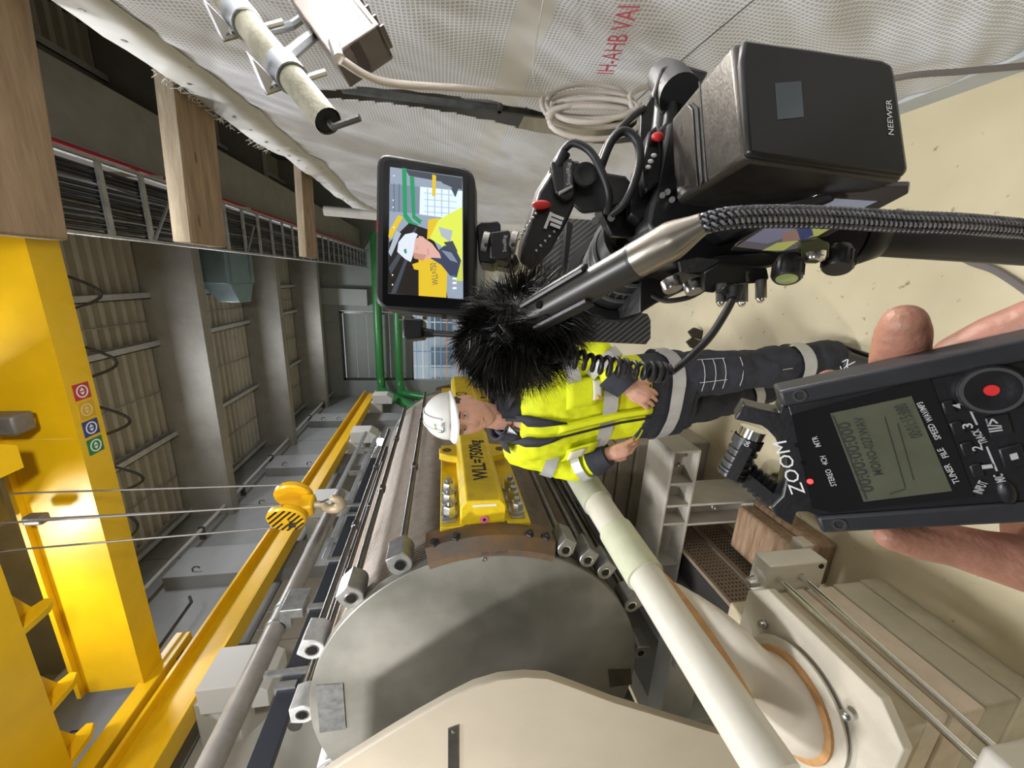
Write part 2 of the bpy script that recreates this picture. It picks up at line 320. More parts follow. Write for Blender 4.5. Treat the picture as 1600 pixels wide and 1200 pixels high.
# direction stickers on girder underside
gf = Fr((-1.1, 4.03, 5.049), (1, 0, 0), (0, 1, 0), (0, 0, -1))
gf.u = V((0, 1, 0))
for i, (x, c) in enumerate(((-1.18, (.45, .03, .04)), (-1.36, (.62, .38, .02)), (-1.54, (.03, .05, .22)), (-1.72, (.02, .2, .06)))):
    g = mat('sticker_%d' % i, c, .5)
    s = MB().bb((x-.075, 3.95, 5.044), (x+.075, 4.11, 5.05)).build('direction_sticker', g, t)
    MB().lathe([(.048, 0), (.06, 0), (.06, -.002), (.048, -.002), (.048, 0)], (x, 4.03, 5.0435), (0, 0, 1), 24).build('sticker_ring', WHT if i != 1 else mat('pale_yellow_print', (.8, .6, .25), .5), s)
    mbb = MB()
    for sgn in (-1, 1): mbb.prism([V((x+sgn*.036, 4.03, 5.042)), V((x+sgn*.006, 4.055, 5.042)), V((x+sgn*.006, 4.005, 5.042))], (0, 0, .001))
    mbb.build('arrow', WHT if i != 1 else MATS['pale_yellow_print'], s)
for i, x in enumerate((-.3, -.95, -1.55, -2.2, -2.75)):            # festoon cable loops under the girder
    pth = [V((x+.3*(k/10-.5), 4.24, 5.12-(.25 if i < 4 else .1)*math.sin(PI*k/10)))for k in range(11)]
    MB().tube(pth, .014, 8).build('festoon_cable', RUB, t)
# trolley
t = thing('hoist_trolley', 'hoist trolley riding between the two yellow girders', 'hoist', (-1.9, 3.0, 5.0))
TRM = mat('trolley_grey', (.2, .19, .18), .5, .4, .2, 8)
MB().bb((-2.35, 2.8, 5.66), (-1.1, 3.8, 5.8)).build('frame', TRM, t, bev=.01)
MB().cyl((-2.3, 3.35, 5.62), (-1.2, 3.35, 5.62), .16, seg=24).build('rope_drum', DSTEEL, t)
MB().bb((-1.45, 3.62, 5.25), (-1.28, 3.8, 5.5)).build('gearbox', TRM, t, bev=.02)
MB().bb((-2.36, 3.7, 5.35), (-2.27, 3.8, 5.5)).build('end_plate', TRM, t, bev=.02)
MB().prism([V((-1.75, 3.3, 5.3)), V((-1.35, 3.3, 5.3)), V((-1.5, 3.55, 5.2)), V((-1.7, 3.55, 5.2))], (0, 0, .08)).build('guide_plate', YEL, t)
for c in ((-1.4, 3.81, 5.35),): hexn(MB(), c, (0, 1, 0), .05, .05).build('bolt', CHROME, t)
# hook block
H0 = P(463, 790, 3.55); hx, hy, hz = H0
t = thing('hook_block', 'yellow crane hook block with black-striped sheave cover', 'crane hook', (hx, hy, hz-.3))
fh = Fr(H0, (.78, -.3, 0), (0, 0, 1), None)       # right axis across, normal toward viewer
nrm = fh.n if fh.n.y < 0 else -fh.n
HY = mat('hook_yellow', (.8, .45, .01), .35, 0, .05, 10)
for off, nm in ((0.11, 'sheave_cover'), (-.11, 'sheave_cover')):
    c = H0+nrm*off+V((0, 0, .05))+fh.r*(-.02 if off > 0 else .02)
    o = MB().lathe([(.001, -.035), (.15, -.035), (.165, -.02), (.165, .02), (.15, .035), (.001, .035)], c, nrm, 36).build(nm, HY, t)
    if off > 0:
        f2 = Fr(c+nrm*.036, fh.r, (0, 0, 1), nrm)
        for k in range(-3, 4):
            x0 = k*.043; h = math.sqrt(max(0, .145**2-x0**2))
            if h < .02: continue
            ca, sa = math.cos(.8), math.sin(.8)
            q = [(x0-.009, -h), (x0+.009, -h), (x0+.009, h), (x0-.009, h)]
            MB().fprism(f2, [(a*ca-b*sa, a*sa+b*ca) for a, b in q], 0, .002).build('black_stripe', RUB, o)
        MB().cyl(c+nrm*.03, c+nrm*.05, .03, seg=16).build('axle_cap', HY, o)
        MB().fprism(f2, [(-.1, -.06), (-.03, -.08), (-.03, -.02), (-.1, 0)], .002, .004).build('data_plate', DSTEEL, o)
MB().box((0, -.1, 0), (.14, .12, .16), Fr(H0, fh.r, V((0, 0, 1)), nrm)).build('yoke', HY, t, bev=.02)
hk = MB(); c = H0+V((0, 0, -.31))
pth = [H0+V((0, 0, -.12)), H0+V((0, 0, -.19))]+[c+(-fh.r if False else fh.r)*(.08*math.sin(a))*-1+V((0, 0, .08*math.cos(a))) for a in [math.radians(q) for q in range(0, 300, 20)]]
hk.tube(pth, [.035, .035]+[.03+.016*math.sin(PI*k/14) for k in range(14)]+[.012][:len(pth)-16], 12) if len(pth) >= 17 else hk.tube(pth, [.035, .035]+[.03+.016*math.sin(PI*k/14) for k in range(len(pth)-2)], 12)
hk.build('hook', mat('hook_cast', (.55, .45, .3), .5, .3, .2, 12), t)
MB().tube([H0+V((0, 0, -.2))+fh.r*.02, c+fh.r*.07+V((0, 0, .02))], .008, 6).build('safety_latch', DSTEEL, t)
for i, (dx, dn, top) in enumerate(((-.155, .11, (-2.3, 3.1, 5.3)), (.155, .11, (-1.95, 3.1, 5.3)), (-.145, -.11, (-2.15, 3.4, 5.3)), (.165, -.11, (-1.8, 3.4, 5.3)))):
    p0 = H0+fh.r*dx+nrm*dn+V((0, 0, .05)); p1 = V((p0.x, p0.y-.1+.05*i, 5.3))
    MB().cyl(p0, p1, .008, seg=6).build('wire_rope', mat('rope_grey', (.22, .21, .2), .5, .4), t)
# ------------------------------------------------------------------ timber joists, scaffold deck on the right
JW = []
for nm, (yy, dy, zb, hgt, xe), lb in (('timber_joist', (1.0, .41, 2.84, .08, .05), 'nearest thick timber joist overhead, cut by the picture edge'),
                             ('timber_joist', (2.0, .29, 2.84, .075, .09), 'second timber joist jutting over the sheeting'),
                             ('timber_joist', (3.5, .27, 2.84, .06, .10), 'third, farther timber joist in front of the cable ladder'),):
    t = thing(nm, lb, 'timber beam', (1.2, yy+dy/2, zb))
    SK = .09; skew = lambda lo, hi: MB().hexa([V((x, y+SK*x, z)) for z in (lo[2], hi[2]) for x, y in ((lo[0], lo[1]), (hi[0], lo[1]), (hi[0], hi[1]), (lo[0], hi[1]))])
    skew((xe, yy, zb), (2.6, yy+dy, zb+hgt)).build('beam', WOOD, t, bev=.008)
    skew((xe+.004, yy-.003, zb+.004), (2.6, yy, zb+hgt-.004)).build('sawn_face', WOODL, t)  # near side of the joist in a paler timber colour
    for kx in range(3): MB().ell((xe+.1+.27*kx, yy+dy*.3+.05*kx, zb+.001), (.03, .006, .003)).build('knot', mat('knot_brown', (.12, .07, .03), .8), t)
# right-hand runway beam and cable ladder
MB().bb((.98, -2, 4.95), (1.62, 17, 5.7)).bb((.86, -2, 4.9), (.98, 17, 4.95)).build('trim_9', GREY, kind='structure', label='long grey girder running along the right side under the roof', bev=.01)
MB().bb((.86, -2, 5.72), (1.9, 17, 7.0)).build('trim_10', mat('dark_girder', (.1, .1, .1), .8), kind='structure', label='dark upper girder above the right-hand beam')
t = thing('cable_ladder', 'galvanised cable ladder packed with black cables under the roof', 'cable tray', (.5, 6, 4.6))
for x in (.2, .8): MB().bb((x-.012, 1.0, 4.56), (x+.012, 16, 4.66)).build('side_rail', GALV, t)
y = 1.2
while y < 16: MB().bb((.2, y, 4.575), (.8, y+.05, 4.6)).build('rung', GALV, t); y += .48
for k in range(14):
    x = .24+k*.038; MB().tube([V((x+.006*math.sin(q*1.3+k), 1+q, 4.625+.006*math.sin(q*2.1+k*2))) for q in range(16)], .016, 6).build('cable', RUB if k % 5 else DSTEEL, t)
for y in (2.1, 4.9, 6.8, 9.8): MB().bb((.82, y, 4.6), (.86, y+.04, 5.2)).build('hanger', GALV, t); MB().tube([(.22, y-.3, 4.57), (.6, y, 4.57)], .014, 6).build('brace', GALV, t)
t = thing('red_pipe', 'thin red pipe beside the overhead cable ladder', 'pipe', (.87, 6, 4.75))
MB().cyl((.9, 1, 4.8), (.9, 16, 4.8), .02, seg=8).build('tube', mat('red_pipe_paint', (.4, .02, .03), .5), t)
# duct
t = thing('air_duct', 'blue-grey sheet metal duct hanging from the roof', 'duct', (-.1, 9.5, 6.0))
dm = mat('duct_blue', (.2, .28, .31), .45, .2, .1, 5)
MB().hexa([V(q) for q in ((-.35, 9.0, 6.1), (.3, 9.0, 6.1), (.3, 10.2, 6.1), (-.35, 10.2, 6.1), (-.35, 9.0, 7.19), (.3, 9.0, 7.19), (.3, 10.2, 7.19), (-.35, 10.2, 7.19))]).build('duct_body', dm, t, bev=.01)
MB().hexa([V(q) for q in ((-.75, 9.4, 6.1), (-.35, 9.1, 6.1), (-.35, 10.1, 6.1), (-.75, 9.9, 6.1), (-.75, 9.4, 6.5), (-.35, 9.1, 6.7), (-.35, 10.1, 6.7), (-.75, 9.9, 6.5))]).build('duct_mouth', dm, t, bev=.01)
for y in (9.15, 10.0): MB().bb((-.37, y, 6.08), (.32, y+.04, 7.0)).build('flange', dm, t)
# ------------------------------------------------------------------ big drum (wound cylinder) on the left
DX, DZ, DR, DY0, DY1 = -1.925, 1.556, .786, 1.4, 3.95
t = thing('wound_drum', 'huge steel-faced cylinder wound with brown wire, lying on its side', 'drum', (DX, (DY0+DY1)/2, DZ-DR))
drum = t
fm2 = mat('face_plate_steel', (.33, .325, .29), .5, .7); N, L, b = nodes(fm2)
tc = N.new('ShaderNodeTexCoord'); n1 = N.new('ShaderNodeTexNoise'); n1.inputs['Scale'].default_value = 2.6; n1.inputs['Detail'].default_value = 7
r1 = N.new('ShaderNodeValToRGB'); r1.color_ramp.elements[0].color = (.22, .215, .19, 1); r1.color_ramp.elements[1].color = (.42, .41, .37, 1); r1.color_ramp.elements[0].position = .35; r1.color_ramp.elements[1].position = .68
L.new(tc.outputs['Object'], n1.inputs[0]); L.new(n1.outputs[0], r1.inputs[0]); L.new(r1.outputs[0], b.inputs['Base Color'])
mr = N.new('ShaderNodeMapRange'); mr.inputs[3].default_value = .44; mr.inputs[4].default_value = .6; L.new(n1.outputs[0], mr.inputs[0]); L.new(mr.outputs[0], b.inputs['Roughness'])
MB().lathe([(.001, 0), (DR-.004, 0), (DR, .004), (DR, .05), (.001, .05)], (DX, DY0, DZ), (0, 1, 0), 128).build('end_plate', fm2, t)
MB().lathe([(.001, 0), (DR, 0), (DR, .05), (.001, .05)], (DX, DY1, DZ), (0, 1, 0), 96).build('end_plate', fm2, t)
wm = mat('winding_brown', (.34, .29, .245), .45, .3, .15, 20)
prof = []; y = DY0+.05
while y < DY1: prof += [(DR-.036, y), (DR-.018, y+.004), (DR-.018, y+.011)]; y += .016
MB().lathe([(r, h) for r, h in prof], (DX, 0, DZ), (0, 1, 0), 96, smooth=False).build('winding', wm, t)
def dpt(ang, r, y): a = math.radians(ang); return V((DX+r*math.cos(a), y, DZ+r*math.sin(a)))
LUG = mat('lug_steel', (.36, .36, .35), .38, .8, .2, 14); LUGP = mat('lug_pale', (.62, .63, .63), .4, .5, .2, 14)
for ang in (27, 44.5, 66, 92, 118, -25.5, -34.5, -43, -62, -85, -110):
    c = V((math.cos(math.radians(ang)), 0, math.sin(math.radians(ang)))); tg = V((-c.z, 0, c.x)); rr_ = DR+.045; big = 1 if -1 < ang < 120 else .8
    ro = MB().cyl(dpt(ang, rr_, DY0+.1), dpt(ang, rr_, DY1-.02), .017, seg=14).build('tie_rod', mat('rod_steel', (.22, .21, .2), .3, .95, .2, 9), t)
    for yy in (2.3, 3.1): MB().lathe([(.017, -.03), (.023, -.025), (.023, .025), (.017, .03)], dpt(ang, rr_, yy), (0, 1, 0), 14).build('coupling', DSTEEL, ro)
    f = Fr(dpt(ang, rr_, DY0+.02), tg, c, V((0, -1, 0)))
    s = .052*big
    poly = [(s*math.cos(q), s*math.sin(q)*1.0+.004) for q in [math.radians(d) for d in range(-20, 201, 20)]]+[(-s*.75, -.05), (s*.75, -.05)]
    lg = MB(); inner = [(.024*big*math.cos(q), .024*big*math.sin(q)+.004) for q in [2*PI*k/18 for k in range(18)]]
    lg.fprism(f, poly, -.12, 0)
    lo = lg.build('lug', LUGP if 60 < ang < 125 else LUG, ro, bev=.004)
    MB().lathe([(.03*big, 0), (.024*big, .001), (.022*big, -.0005)], f.p(0, .004, .0006), f.n, 24).build('hole_rim', CHROME, lo)
    MB().lathe([(.024*big, .0), (.001, 0)], f.p(0, .004, .0012), f.n, 20).build('pin_hole', mat('hole_dark', (.03, .028, .025), .35, .8), lo)
# plates on the face
pl = mat('name_plate_metal', (.55, .57, .6), .3, .9, .25, 25, .1, 30)
f = Fr((DX, DY0, DZ), (1, 0, 0), (0, 0, 1), (0, -1, 0))
q = [f.pix(x, y) for x, y in ((494, 1070), (536, 1067), (541, 1137), (500, 1143))]
MB().fprism(f, q, 0, .006).build('name_plate', pl, t)
q = [f.pix(x, y) for x, y in ((950, 1046), (985, 1045), (987, 1068), (953, 1073))]
MB().fprism(f, q, 0, .004).build('name_plate', DSTEEL, t)
a0, b0 = f.pix(757, 874)
MB().lathe([(.011, 0), (.011, .003), (.006, .003), (.005, -.004)], f.p(a0, b0, 0), f.n, 16).build('threaded_hole', CHROME, t)
# rusty saddle segment on both ends
def saddle(y0, y1, a0, a1, par):
    pr = [(DR-.01, 0), (DR+.055, 0)]; ring = []
    n = 16; vs = []; fs = []
    for k in range(n+1):
        a = a0+(a1-a0)*k/n
        for r, y in ((DR-.02, y0), (DR+.01, y0), (DR+.05, y0+.05), (DR+.05, y1), (DR-.02, y1)):
            vs.append(dpt(a, r, y))
    m = 5
    for k in range(n):
        for j in range(m): fs.append((k*m+j, k*m+(j+1) % m, (k+1)*m+(j+1) % m, (k+1)*m+j))
    fs += [tuple(range(m)), tuple(n*m+j for j in range(m))[::-1]]
    return MB().add(vs, fs).build('saddle_segment', RUST, par)
s1 = saddle(DY0-.004, DY0+.15, -22, 19, t); saddle(DY1-.16, DY1+.02, -22, 19, t)
for a in (16, 9.5, -13, -18.5):
    hexn(MB(), dpt(a, DR+.035, DY0+.065), dpt(a, 1, 0)-dpt(a, 0, 0)+V((0, -.35, 0)), .021, .032).build('hex_bolt', mat('bolt_black', (.03, .03, .03), .45, .4), s1)
fs_ = Fr((DX, DY0-.0045, DZ), (1, 0, 0), (0, 0, 1), (0, -1, 0))
fr2 = Fr(dpt(-1, DR-.005, DY0-.004), (0, 0, -1), (1, 0, 0), (0, -1, 0))
MB().text('227639 5 1200', Fr(fr2.o, V((0, 0, 1)), V((-1, 0, 0)), V((0, -1, 0))), -.07, -.01, .014, c=.001).build('stamped_number', mat('stamp_dark', (.04, .03, .025), .7), s1)
# ------------------------------------------------------------------ yellow lifting brackets
def bracket(y0, y1, label, front):
    X0 = -1.095; zc = 1.555; zl = 1.765; zb = 1.345; top = 1.675; bot = 1.465
    t = thing('lifting_bracket', label, 'bracket', (X0, (y0+y1)/2, zb), 'yellow lifting brackets on the drum')
    MB().bb((X0-.03, y0, zb), (X0, y1, zl)).build('base_plate', YEL2, t, bev=.004)
    pr = [(X0, bot), (X0+.09, bot), (X0+.125, bot+.03), (X0+.125, top-.03), (X0+.09, top), (X0, top)]
    MB().prism([V((x, y0+.005, z)) for x, z in pr], (0, y1-y0-.01, 0)).build('beam', YEL2, t, bev=.006)
    ym = y0+.62 if front else y0+.2
    for s, z in ((1, top), (-1, bot)):
        poly = [(X0, z), (X0+.1, z)]
        pz = [V((X0+.045, ym, z-.01*s)), V((X0+.045, ym-.09, z-.01*s)), V((X0+.045, ym-.07, z+.05*s)), V((X0+.045, ym-.035, z+.1*s)), V((X0+.045, ym+.035, z+.1*s)), V((X0+.045, ym+.07, z+.05*s)), V((X0+.045, ym+.09, z-.01*s))]
        e = MB().prism(pz[1:], (.045, 0, 0)).build('lifting_ear', YEL2, t, bev=.006)
        MB().cyl((X0+.042, ym, z+.055*s), (X0+.0915, ym, z+.055*s), .027, seg=20).build('eye_hole', mat('eye_shadow', (.1, .06, .01), .6), e)
    for z in (zl-.042, zb+.055):
        MB().bb((X0, y0+.03, z-.035), (X0+.008, y0+.34, z+.035)).build('clamp_strip', GALV, t, bev=.004)
        for k in range(3): hexn(MB(), (X0+.008, y0+.08+k*.105, z), (1, 0, 0), .031, .055).build('hex_nut', STEEL, t)
    return t, X0
br, X0 = bracket(1.53, 2.42, 'yellow lifting bracket marked WLL=7500kg bolted to the near end of the drum', True)
ff = Fr((X0+.1255, 1.72, 1.575), (0, 1, 0), (0, 0, 1), (1, 0, 0))
MB().text('WLL=7500kg', ff, 0, -.045, .075, w=.49, bold=.025).build('lettering', RUB, br)
fe = Fr((X0+.06, 1.5345, 1.57), (1, 0, 0), (0, 0, 1), (0, -1, 0))
MB().fprism(Fr((X0+.06, 1.5345, 1.57), (0, 0, 1), (-1, 0, 0), (0, -1, 0)), [(-.06, -.045), (.05, -.045), (.05, -.033), (-.06, -.033)], 0, .0012).build('inspection_label', mat('label_white', (.8, .78, .7), .5), br)
MB().lathe([(.001, .002), (.008, .002), (.008, .0)], (X0+.025, 1.5345, 1.565), (0, -1, 0), 16).build('plug_hole', DARK, br)
MB().lathe([(.008, .0025), (.02, .002), (.02, 0)], (X0+.025, 1.5345, 1.565), (0, -1, 0), 14).build('plug_ring', mat('pink_plug', (.85, .2, .35), .5), br)
br2, _ = bracket(3.0, 3.82, 'far yellow lifting bracket behind the white hard hat', False)
MB().lathe([(.036, 0), (.05, 0), (.05, .002), (.036, .002)], (X0+.125, 3.2, 1.6), (1, 0, 0), 20).build('logo_ring', RUB, br2)
# ------------------------------------------------------------------ pipes and rails between drum and wall (each from its measured line)
def axial(name, label, x, y, X, r, y0, y1, m, cat='pipe', parts=()):
    q = on(x, y, 0, X); t = thing(name, label, cat, (X, (y0+y1)/2, q.z-r))
    MB().cyl((X, y0, q.z), (X, y1, q.z), r, seg=16).build('tube', m, t); return t, q.z
gpipe = mat('grey_pipe', (.33, .31, .29), .4, .2, .15, 8)
t, z = axial('grey_pipe', 'thick grey pipe above the drum with a double clamp', 440, 962, -3.2, .085, .4, 5.45, gpipe)
for yy in (3.12, 3.32): MB().cyl((-3.2, yy, z), (-3.2, yy+.03, z), .095, seg=18).build('clamp_band', GALV, t); MB().tube([(-3.2, yy+.015, z+.09), (-3.2, yy+.015, z+.16)], .006, 6).build('clamp_bolt', DSTEEL, t); MB().bb((-3.2, yy, z-.14), (-3.05, yy+.05, z-.05)).build('clamp_foot', GALV, t)
MB().bb((-3.08, 3.1, z-.26), (-2.98, 3.36, z-.06)).build('clamp_block', GALV, t, bev=.01)
t, z = axial('thin_rod', 'thin bright rod between grey pipe and dark cable rail', 484, 962, -3.1, .016, 1.2, 7.5, STEEL, 'rod')
t, z = axial('thin_cable', 'thin dark cable beside the bright rod', 478, 990, -3.15, .014, 1.2, 6.5, RUB, 'cable')
q = on(503, 935, 0, -2.9); t = thing('cable_rail', 'dark blue-black channel rail above the drum', 'rail', (-2.9, 4, q.z-.07))
MB().bb((-2.96, .6, q.z-.07), (-2.9, 6.0, q.z+.07)).build('channel', mat('rail_blueblack', (.045, .05, .065), .4, .3), t, bev=.004)
for yy in (2.3, 3.0, 3.6, 4.4): MB().bb((-2.98, yy, q.z-.05), (-2.88, yy+.05, q.z+.09)).build('bracket', GALV, t)
t, z = axial('dark_pipe', 'glossy dark pipe just above the drum rim', 545, 880, -2.7, .04, 1.9, 5.9, DSTEEL)
MB().cyl((-2.7, 3.4, z), (-2.7, 3.46, z), .05, seg=16).build('coupling', DSTEEL, t)
for yy in (2.4, 4.6): MB().bb((-2.9, yy, z-.02), (-2.7, yy+.04, z+.02)).bb((-2.9, yy, z+.02), (-2.87, yy+.04, z+.4)).build('hanger', GALV, t)
q = on(575, 850, 0, -2.55); t = thing('wooden_batten', 'long yellowish batten along the top of the drum', 'batten', (-2.55, 4, q.z-.04))
MB().bb((-2.59, 1.9, q.z-.04), (-2.55, 6.0, q.z+.03)).build('batten', mat('batten_tan', (.42, .3, .14), .7, 0, .15, 8), t)
# aluminium frame with rails farther back
t = thing('aluminium_frame', 'aluminium profile frame with rails beyond the hook', 'frame', (-3.2, 6, 2.7))
al = mat('aluminium', (.48, .5, .53), .4, .5, .1, 10)
for (x, y, yy0, yy1, w_) in ((560, 700, 4.6, 8.6, .03), (585, 690, 4.4, 8.2, .035), (612, 690, 4.2, 8.6, .05), (625, 690, 4.2, 8.4, .04)):
    q = on(x, y, 0, -3.52); MB().bb((-3.52-w_, yy0, q.z-w_), (-3.52+w_, yy1, q.z+w_)).build('profile', al, t, bev=.004)
for yy in (4.7, 5.6, 6.6, 7.6): MB().bb((-3.526, yy, 2.75), (-3.46, yy+.07, 3.42)).build('upright', GALV, t); MB().bb((-3.6, yy, 3.0), (-3.1, yy+.05, 3.05)).build('cross_bar', GALV, t)
MB().bb((-3.8, 4.75, 3.45), (-3.4, 4.85, 3.49)).build('hanger_bar', GALV, t)
for i, (x, y, X) in enumerate(((595, 690, -3.1), (556, 800, -3.12))):
    q = on(x, y, 0, X)
    t = thing('batten_lamp', ('glowing round lamp among the rails behind the drum top', 'glowing round lamp beside the dark pipe above the drum')[i], 'lamp', q-V((0, 0, .09)))
    MB().lathe([(.001, -.02), (.07, -.02), (.085, 0), (.085, .05), (.001, .05)], q, (0, 1, 0), 24).build('housing', GALV, t)
    MB().lathe([(.001, -.03), (.05, -.028), (.078, -.015), (.08, 0)], q, (0, 1, 0), 24).build('diffuser', mat('lamp_glow', (1, .95, .85), .4, emit=9), t)
# ------------------------------------------------------------------ front shield (beige fairing)
sh = [(470, 1235), (530, 1196), (600, 1152), (650, 1122), (700, 1094), (740, 1074), (780, 1062), (820, 1058), (855, 1060), (890, 1072), (960, 1098), (1040, 1122), (1100, 1140), (1160, 1158), (1190, 1178), (1215, 1215), (1240, 1330), (800, 1500), (470, 1400)]
shp = [on(x, y, 1, 1.08) for x, y in sh]
t = thing('insulating_shield', 'smooth beige shield plate standing before the drum face', 'shield', (-1.6, 1.1, .5))
mb = MB(); cen = sum(shp, V())/len(shp)
rings = []
for k, (dy, sc) in enumerate(((.03, 1.0), (.012, 1.0), (.004, .998), (0, .992))): rings.append([V((cen.x+(p.x-cen.x)*sc, 1.08+dy, cen.z+(p.z-cen.z)*sc)) for p in shp])
mb.loft(rings, True, True); mb.build('shell', mat('shield_beige', (.5, .44, .35), .55, 0, .06, 3, .03, 25, stretch=(1, 1, 1)), t)
f = Fr((0, 1.079, 0), (1, 0, 0), (0, 0, 1), (0, -1, 0))
sl = [f.pix(x, y) for x, y in ((700, 1138), (716, 1132), (716, 1260), (700, 1260))]
so = MB().fprism(f, sl, 0, .005).build('slot_plate', DSTEEL, t, bev=.001)
a, b_ = f.pix(708, 1141); MB().cyl(f.p(a, b_, .004), f.p(a, b_, .008), .006, seg=12).build('screw', CHROME, so)
# ------------------------------------------------------------------ white pipe, post insulator, block stack
PA, PB = P(905, 742, 1.95), P(1215, 1218, .9)
dp = (PB-PA).normalized()
t = thing('white_pipe', 'white pipe sloping down beside the drum', 'pipe', (PB+PA)/2-V((0, 0, .06)))
MB().cyl(PA, PB, .062, seg=32).build('pipe', WHITEP, t)
s0, s1_ = PA+(PB-PA)*.33, PA+(PB-PA)*.52
MB().cyl(PA-dp*.1, PA+dp*.22, .07, seg=28).build('sleeve', mat('sleeve_green', (.5, .52, .4), .6, 0, .1, 6), t)
MB().cyl(s0, s1_, .072, seg=32).build('split_sleeve', mat('sleeve_pale', (.6, .62, .46), .6, 0, .08, 6), t)
def post(cx, cyy, zt, label, pipe_pt=None, r=.125, h=.2, small=False):
    t = thing('post_insulator', label, 'insulator', (cx, cyy, zt), 'cream post insulators')
    MB().lathe([(.16, 0), (.165, .012), (.15, .02), (.001, .02)], (cx, cyy, zt), (0, 0, 1), 40).build('foot_ring', BEIGE, t)
    MB().lathe([(.14, .02), (.14, .03), (r+.004, .034), (.001, .034)], (cx, cyy, zt), (0, 0, 1), 40).build('gasket', TAN, t)
    cm_ = mat('insulator_cream', (.66, .6, .5), .32, 0, .06, 6)
    if pipe_pt is None:
        MB().lathe([(r, .034), (r, h*.7), (r*.8, h), (.001, h)], (cx, cyy, zt), (0, 0, 1), 40).build('barrel', cm_, t)
    else:
        mb = MB(); rings = []; a, b_ = V((1, 0, 0)), V((0, 1, 0)); c1 = V(pipe_pt)
        side = dp.cross(V((0, 0, 1))).normalized(); dh = V((dp.x, dp.y, 0)).normalized()
        for k in range(9):
            u = k/8; e = u*u*(3-2*u); c = V((cx, cyy, zt+.034)).lerp(c1-V((0, 0, .058)), e); c.z = (zt+.034)+(c1.z-.058-zt-.034)*u
            ring = []
            for j in range(40):
                q_ = 2*PI*j/40; base = dh*(r*math.cos(q_))+side*(r*math.sin(q_))
                la = dp*(.2*math.cos(q_))+side*(.042*math.sin(q_))
                ang = Matrix.Identity(3); ring.append(c+base.lerp(la, max(0, (u-.5)/.5)**1.4))
            rings.append(ring)
        mb.loft(rings, True, True); mb.build('barrel', cm_, t)
        mb = MB(); mb.loft([[c1-V((0, 0, .05))+dp*(.235*math.cos(2*PI*j/40))+side*(.05*math.sin(2*PI*j/40))+V((0, 0, zz)) for j in range(40)] for zz in (-.012, .012)]); mb.build('saddle_pad', TAN, t)
    for k in range(4):
        q_ = PI/4+PI/2*k; MB().ell((cx+.19*math.cos(q_), cyy+.19*math.sin(q_), zt+.012), (.014, .014, .016)).build('cap_nut', STEEL, t)
    return t
TOPZ = .71; bx0, bx1, by0, by1 = -1.55, -1.1, .6, 1.02
pc = P(1240, 1092, 1.14); 
post(pc.x, pc.y, TOPZ+.02, 'near cream post insulator carrying the white pipe', PA+(PB-PA)*.70)
t = thing('block_stack', 'near stack of cream cast slabs on the floor under the post insulator', 'block', (-1.3, .8, 0))
zs = [0, .1, .235, .36, .44, .56, .69]
mm = [mat('slab_olive', (.56, .51, .37), .65, 0, .2, 9, .1, 40), mat('slab_grey', (.55, .51, .4), .6, 0, .12, 6), mat('slab_pink', (.74, .63, .52), .6, 0, .15, 8, .1, 40), mat('slab_pink2', (.74, .65, .55), .6, 0, .15, 8, .1, 40), mat('slab_buff', (.6, .52, .38), .6, 0, .2, 8, .1, 40), mat('slab_top', (.55, .48, .33), .6, 0, .2, 8, .1, 40)]
for i in range(6): MB().bb((-1.64, .56+.004*(i % 2), zs[i]), (-1.1-.004*i-(.012 if i == 5 else 0), 1.025-.004*(i % 3), zs[i+1]-.003)).build('slab', mm[i], t, bev=.006)
MB().fprism(Fr((pc.x, pc.y, .69), (1, 0, 0), (0, 1, 0), (0, 0, 1)), [(-.235, -.17), (-.17, -.235), (.17, -.235), (.235, -.17), (.235, .17), (.17, .235), (-.17, .235), (-.235, .17)], 0, .03).build('flange_plate', BEIGE, t, bev=.004)
for i, (px_, lb) in enumerate((((1218, 905, 1505, 1172), 'upper chrome tie rod across the cream slabs'), ((1247, 897, 1540, 1162), 'lower chrome tie rod across the cream slabs'))):
    z = (.46, .37)[i]; a, b_ = on(px_[0], px_[1], 0, -1.06), on(px_[2], px_[3], 0, -1.06)
    t = thing('tie_bar', lb, 'rod', (-1.06, .8, a.z-.01), 'chrome tie rods')
    MB().cyl((-1.06, a.y+.02, a.z), (-1.06, b_.y-.25, b_.z), .0115, seg=14).build('rod', CHROME, t)
    hexn(MB(), (-1.06, a.y+.0, a.z), (0, -1, 0), .014, .014, False).build('lock_nut', CHROME, t)
t = thing('anchor_block', 'white steel anchor block at the far end of the tie rods', 'block', (-1.1, 1.05, .3))
MB().bb((-1.16, 1.03, .27), (-1.0, 1.11, .53)).build('plate', mat('anchor_white', (.7, .67, .6), .5, 0, .06, 6), t, bev=.006)
MB().bb((-1.3, 1.11, .25), (-.99, 1.17, .3)).build('ledge', BEIGE, t, bev=.004)
MB().tube([(-1.1, 1.05, .54), (-1.1, 1.05, .58), (-1.07, 1.05, .6), (-1.06, 1.05, .57)], .008, 8).build('lifting_eye', STEEL, t)
MB().cyl((-1.02, 1.025, .3), (-1.02, 1.035, .3), .01, seg=12).build('bolt_hole', DARK, t)
t = thing('anchor_block', 'near white steel anchor block cut by the lower picture edge', 'block', (-1.0, .33, .2))
MB().bb((-1.13, .2, .33), (-.99, .44, .52)).build('plate', MATS['anchor_white'], t, bev=.012)
MB().bb((-1.1, .25, .14), (-.98, .42, .3)).build('lower_plate', MATS['anchor_white'], t, bev=.012)
MB().bb((-1.5, .4, .45), (-1.2, .52, .62)).build('toe_plate', MATS['anchor_white'], t, bev=.02)
MB().bb((-1.08, .18, 0), (-1.0, .5, .14)).build('foot', BEIGE, t)
